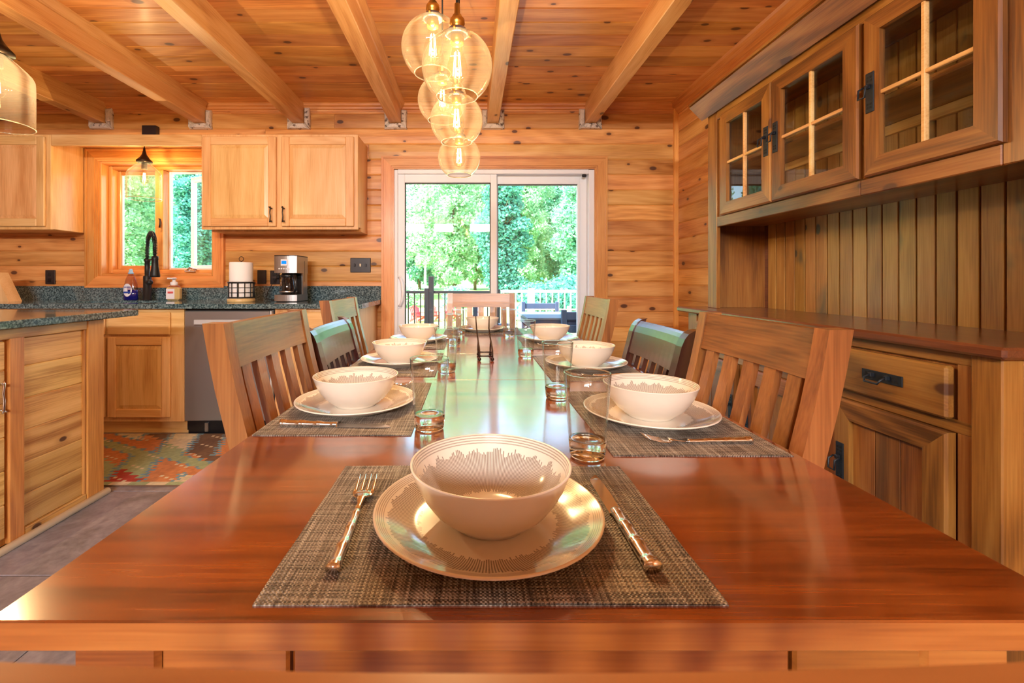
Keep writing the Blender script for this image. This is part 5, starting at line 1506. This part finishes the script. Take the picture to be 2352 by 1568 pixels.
# trees
def crown_mesh(name, seed, h, w, n, leaf, mat, low=.12):
    rr = random.Random(seed); vs = []; fs = []
    blobs = []
    for k in range(44):
        z = h * (low + (1 - low) * (k + .5) / 44); prof_ = sin(pi * min(.97, max(.14, (z / h - low * .6) / (1.04 - low * .6)))) ** .33
        a = 2.4 * k + rr.uniform(-.4, .4); r = w * prof_ * rr.uniform(.15, .66)
        blobs.append((r * cos(a), r * sin(a), z, w * rr.uniform(.34, .48) * (.45 + .55 * prof_)))
    for i in range(n):
        bx, by, bz, br = blobs[rr.randrange(len(blobs))]
        th = rr.uniform(0, 2 * pi); cz = rr.uniform(-.75, 1); sz = math.sqrt(1 - cz * cz); q = br * (rr.random() ** .30)
        c = Vector((bx + q * sz * cos(th), by + q * sz * sin(th), bz + q * cz * .8))
        u = Vector((rr.gauss(0, 1), rr.gauss(0, 1), rr.gauss(0, .6))).normalized()
        v = u.cross(Vector((rr.gauss(0, 1), rr.gauss(0, 1), rr.gauss(0, 1)))).normalized()
        s = leaf * rr.uniform(.6, 1.35); o = len(vs)
        vs += [c + u * s, c + v * s * .55, c - u * s, c - v * s * .55]; fs.append((o, o + 1, o + 2, o + 3))
    m = MB(); m.v = [tuple(p) for p in vs]; m.f = [list(f) for f in fs]; m.mi = [0] * len(fs); m.sm = [False] * len(fs)
    return m
def trunk_mesh(h, r, seed):
    rr = random.Random(seed); pts = [(rr.uniform(-.12, .12) * i, rr.uniform(-.1, .1) * i, h * i / 5) for i in range(6)]
    m = MB().tube(pts, [r, r * .85, r * .7, r * .55, r * .38, r * .15], 8)
    for k in range(5):
        z = h * (.35 + .1 * k); a = rr.uniform(0, 6.28); L_ = h * .16
        m.tube([(0, 0, z), (L_ * .5 * cos(a), L_ * .5 * sin(a), z + L_ * .45), (L_ * cos(a), L_ * sin(a), z + L_ * .8)], [r * .35, r * .22, r * .06], 6)
    return m
KIND = [('leafy_tree', 'light green leafy tree in the wood line beyond the lawn', 1, 18, 3.45, 19000, .21, 'leaf_a', 'bark', .07),
        ('leafy_tree', 'mid green broad tree in the wood line beyond the lawn', 2, 16, 3.5, 19000, .21, 'leaf_b', 'bark', .06),
        ('birch_tree', 'slender pale-trunked tree in the wood line beyond the lawn', 3, 18, 2.9, 9000, .18, 'leaf_a', 'pale_bark', .22),
        ('spruce_tree', 'dark bluish-green dense tree in the wood line beyond the lawn', 4, 13, 3.4, 17000, .20, 'leaf_c', 'bark', .02)]
protos = []
def tree(k, x, y, s=1.0, rz=0.0):
    nm, lab, seed, h, w, n, lf, lm, bm_, low = KIND[k]
    t = thing(nm, lab, 'tree', (x, y, ground(y) - .1), rz, 'trees beyond the lawn: ' + lab.split(' tree')[0]); t.scale = (s, s, s)
    if protos[k] is None:
        protos[k] = (crown_mesh('crown', seed, h, w, n, lf, lm, low).build('crown', lm, t, recalc=False), trunk_mesh(h * .92, .16 if k == 2 else .22, seed).build('trunk', bm_, t))
    else:
        for src, nn in zip(protos[k], ('crown', 'trunk')): share(src, nn, t, (0, 0, 0))
protos = [None] * 4
rr = random.Random(21)
order = [0, 1, 2, 0, 3, 1, 0, 2]
n = 0
for (yr, off, zs_, kinds) in ((45.5, 0.0, 1.0, order), (54.5, 2.6, 1.12, [1, 0, 0, 1, 3, 0]), (63.5, 5.2, 1.3, [0, 1, 1, 0])):
    x = -60.0 + off
    while x < 30:
        k = kinds[n % len(kinds)]
        if yr < 50 and 2 < x < 14: k = [3, 1][n % 2]
        tree(k, x, yr + rr.uniform(-.5, .5), rr.uniform(.94, 1.02), rr.uniform(0, 6.28))
        o = COL.objects[-1]
        while o.parent: o = o.parent
        o.scale = (o.scale[0], o.scale[1], o.scale[2] * zs_)
        n += 1; x += 7.9
for (x, k) in ((13.0, 1), (4.6, 0), (21.2, 0)): tree(k, x, 73, 1.15, x)
# shrubs at the foot of the wood
SHR = [('low bright green shrub at the foot of the wood line', 'leaf_a', 9), ('rounded mid green shrub at the foot of the wood line', 'leaf_b', 10), ('dark bluish-green bush beyond the split-rail fence', 'leaf_c', 12)]
shp = [None] * 3
def shrub(k, x, y, s):
    lab, mt, seed = SHR[k]
    t = thing('shrub', lab, 'shrub', (x, y, ground(y) - .1), rr.uniform(0, 6.28), 'shrubs: ' + lab.split(' at ')[0].split(' beyond')[0]); t.scale = (s, s, s)
    if shp[k] is None: shp[k] = crown_mesh('foliage', seed, 2.2, 2.2, 4200, .13, mt, .02).build('foliage', mt, t, recalc=False)
    else: share(shp[k], 'foliage', t, (0, 0, 0))
x = -52.0; i = 0
while x < 2:
    shrub(i % 2, x, 39.5 + rr.uniform(-.6, .6), rr.uniform(.7, .9)); x += 4.6; i += 1
for (x, y, s_) in ((5.0, 30, 1.12), (10.6, 29.5, 1.16), (16.4, 30, 1.16), (7.8, 36, 1.2), (13.8, 36.4, 1.2), (19.8, 36, 1.2)):
    shrub(2, x, y, s_)
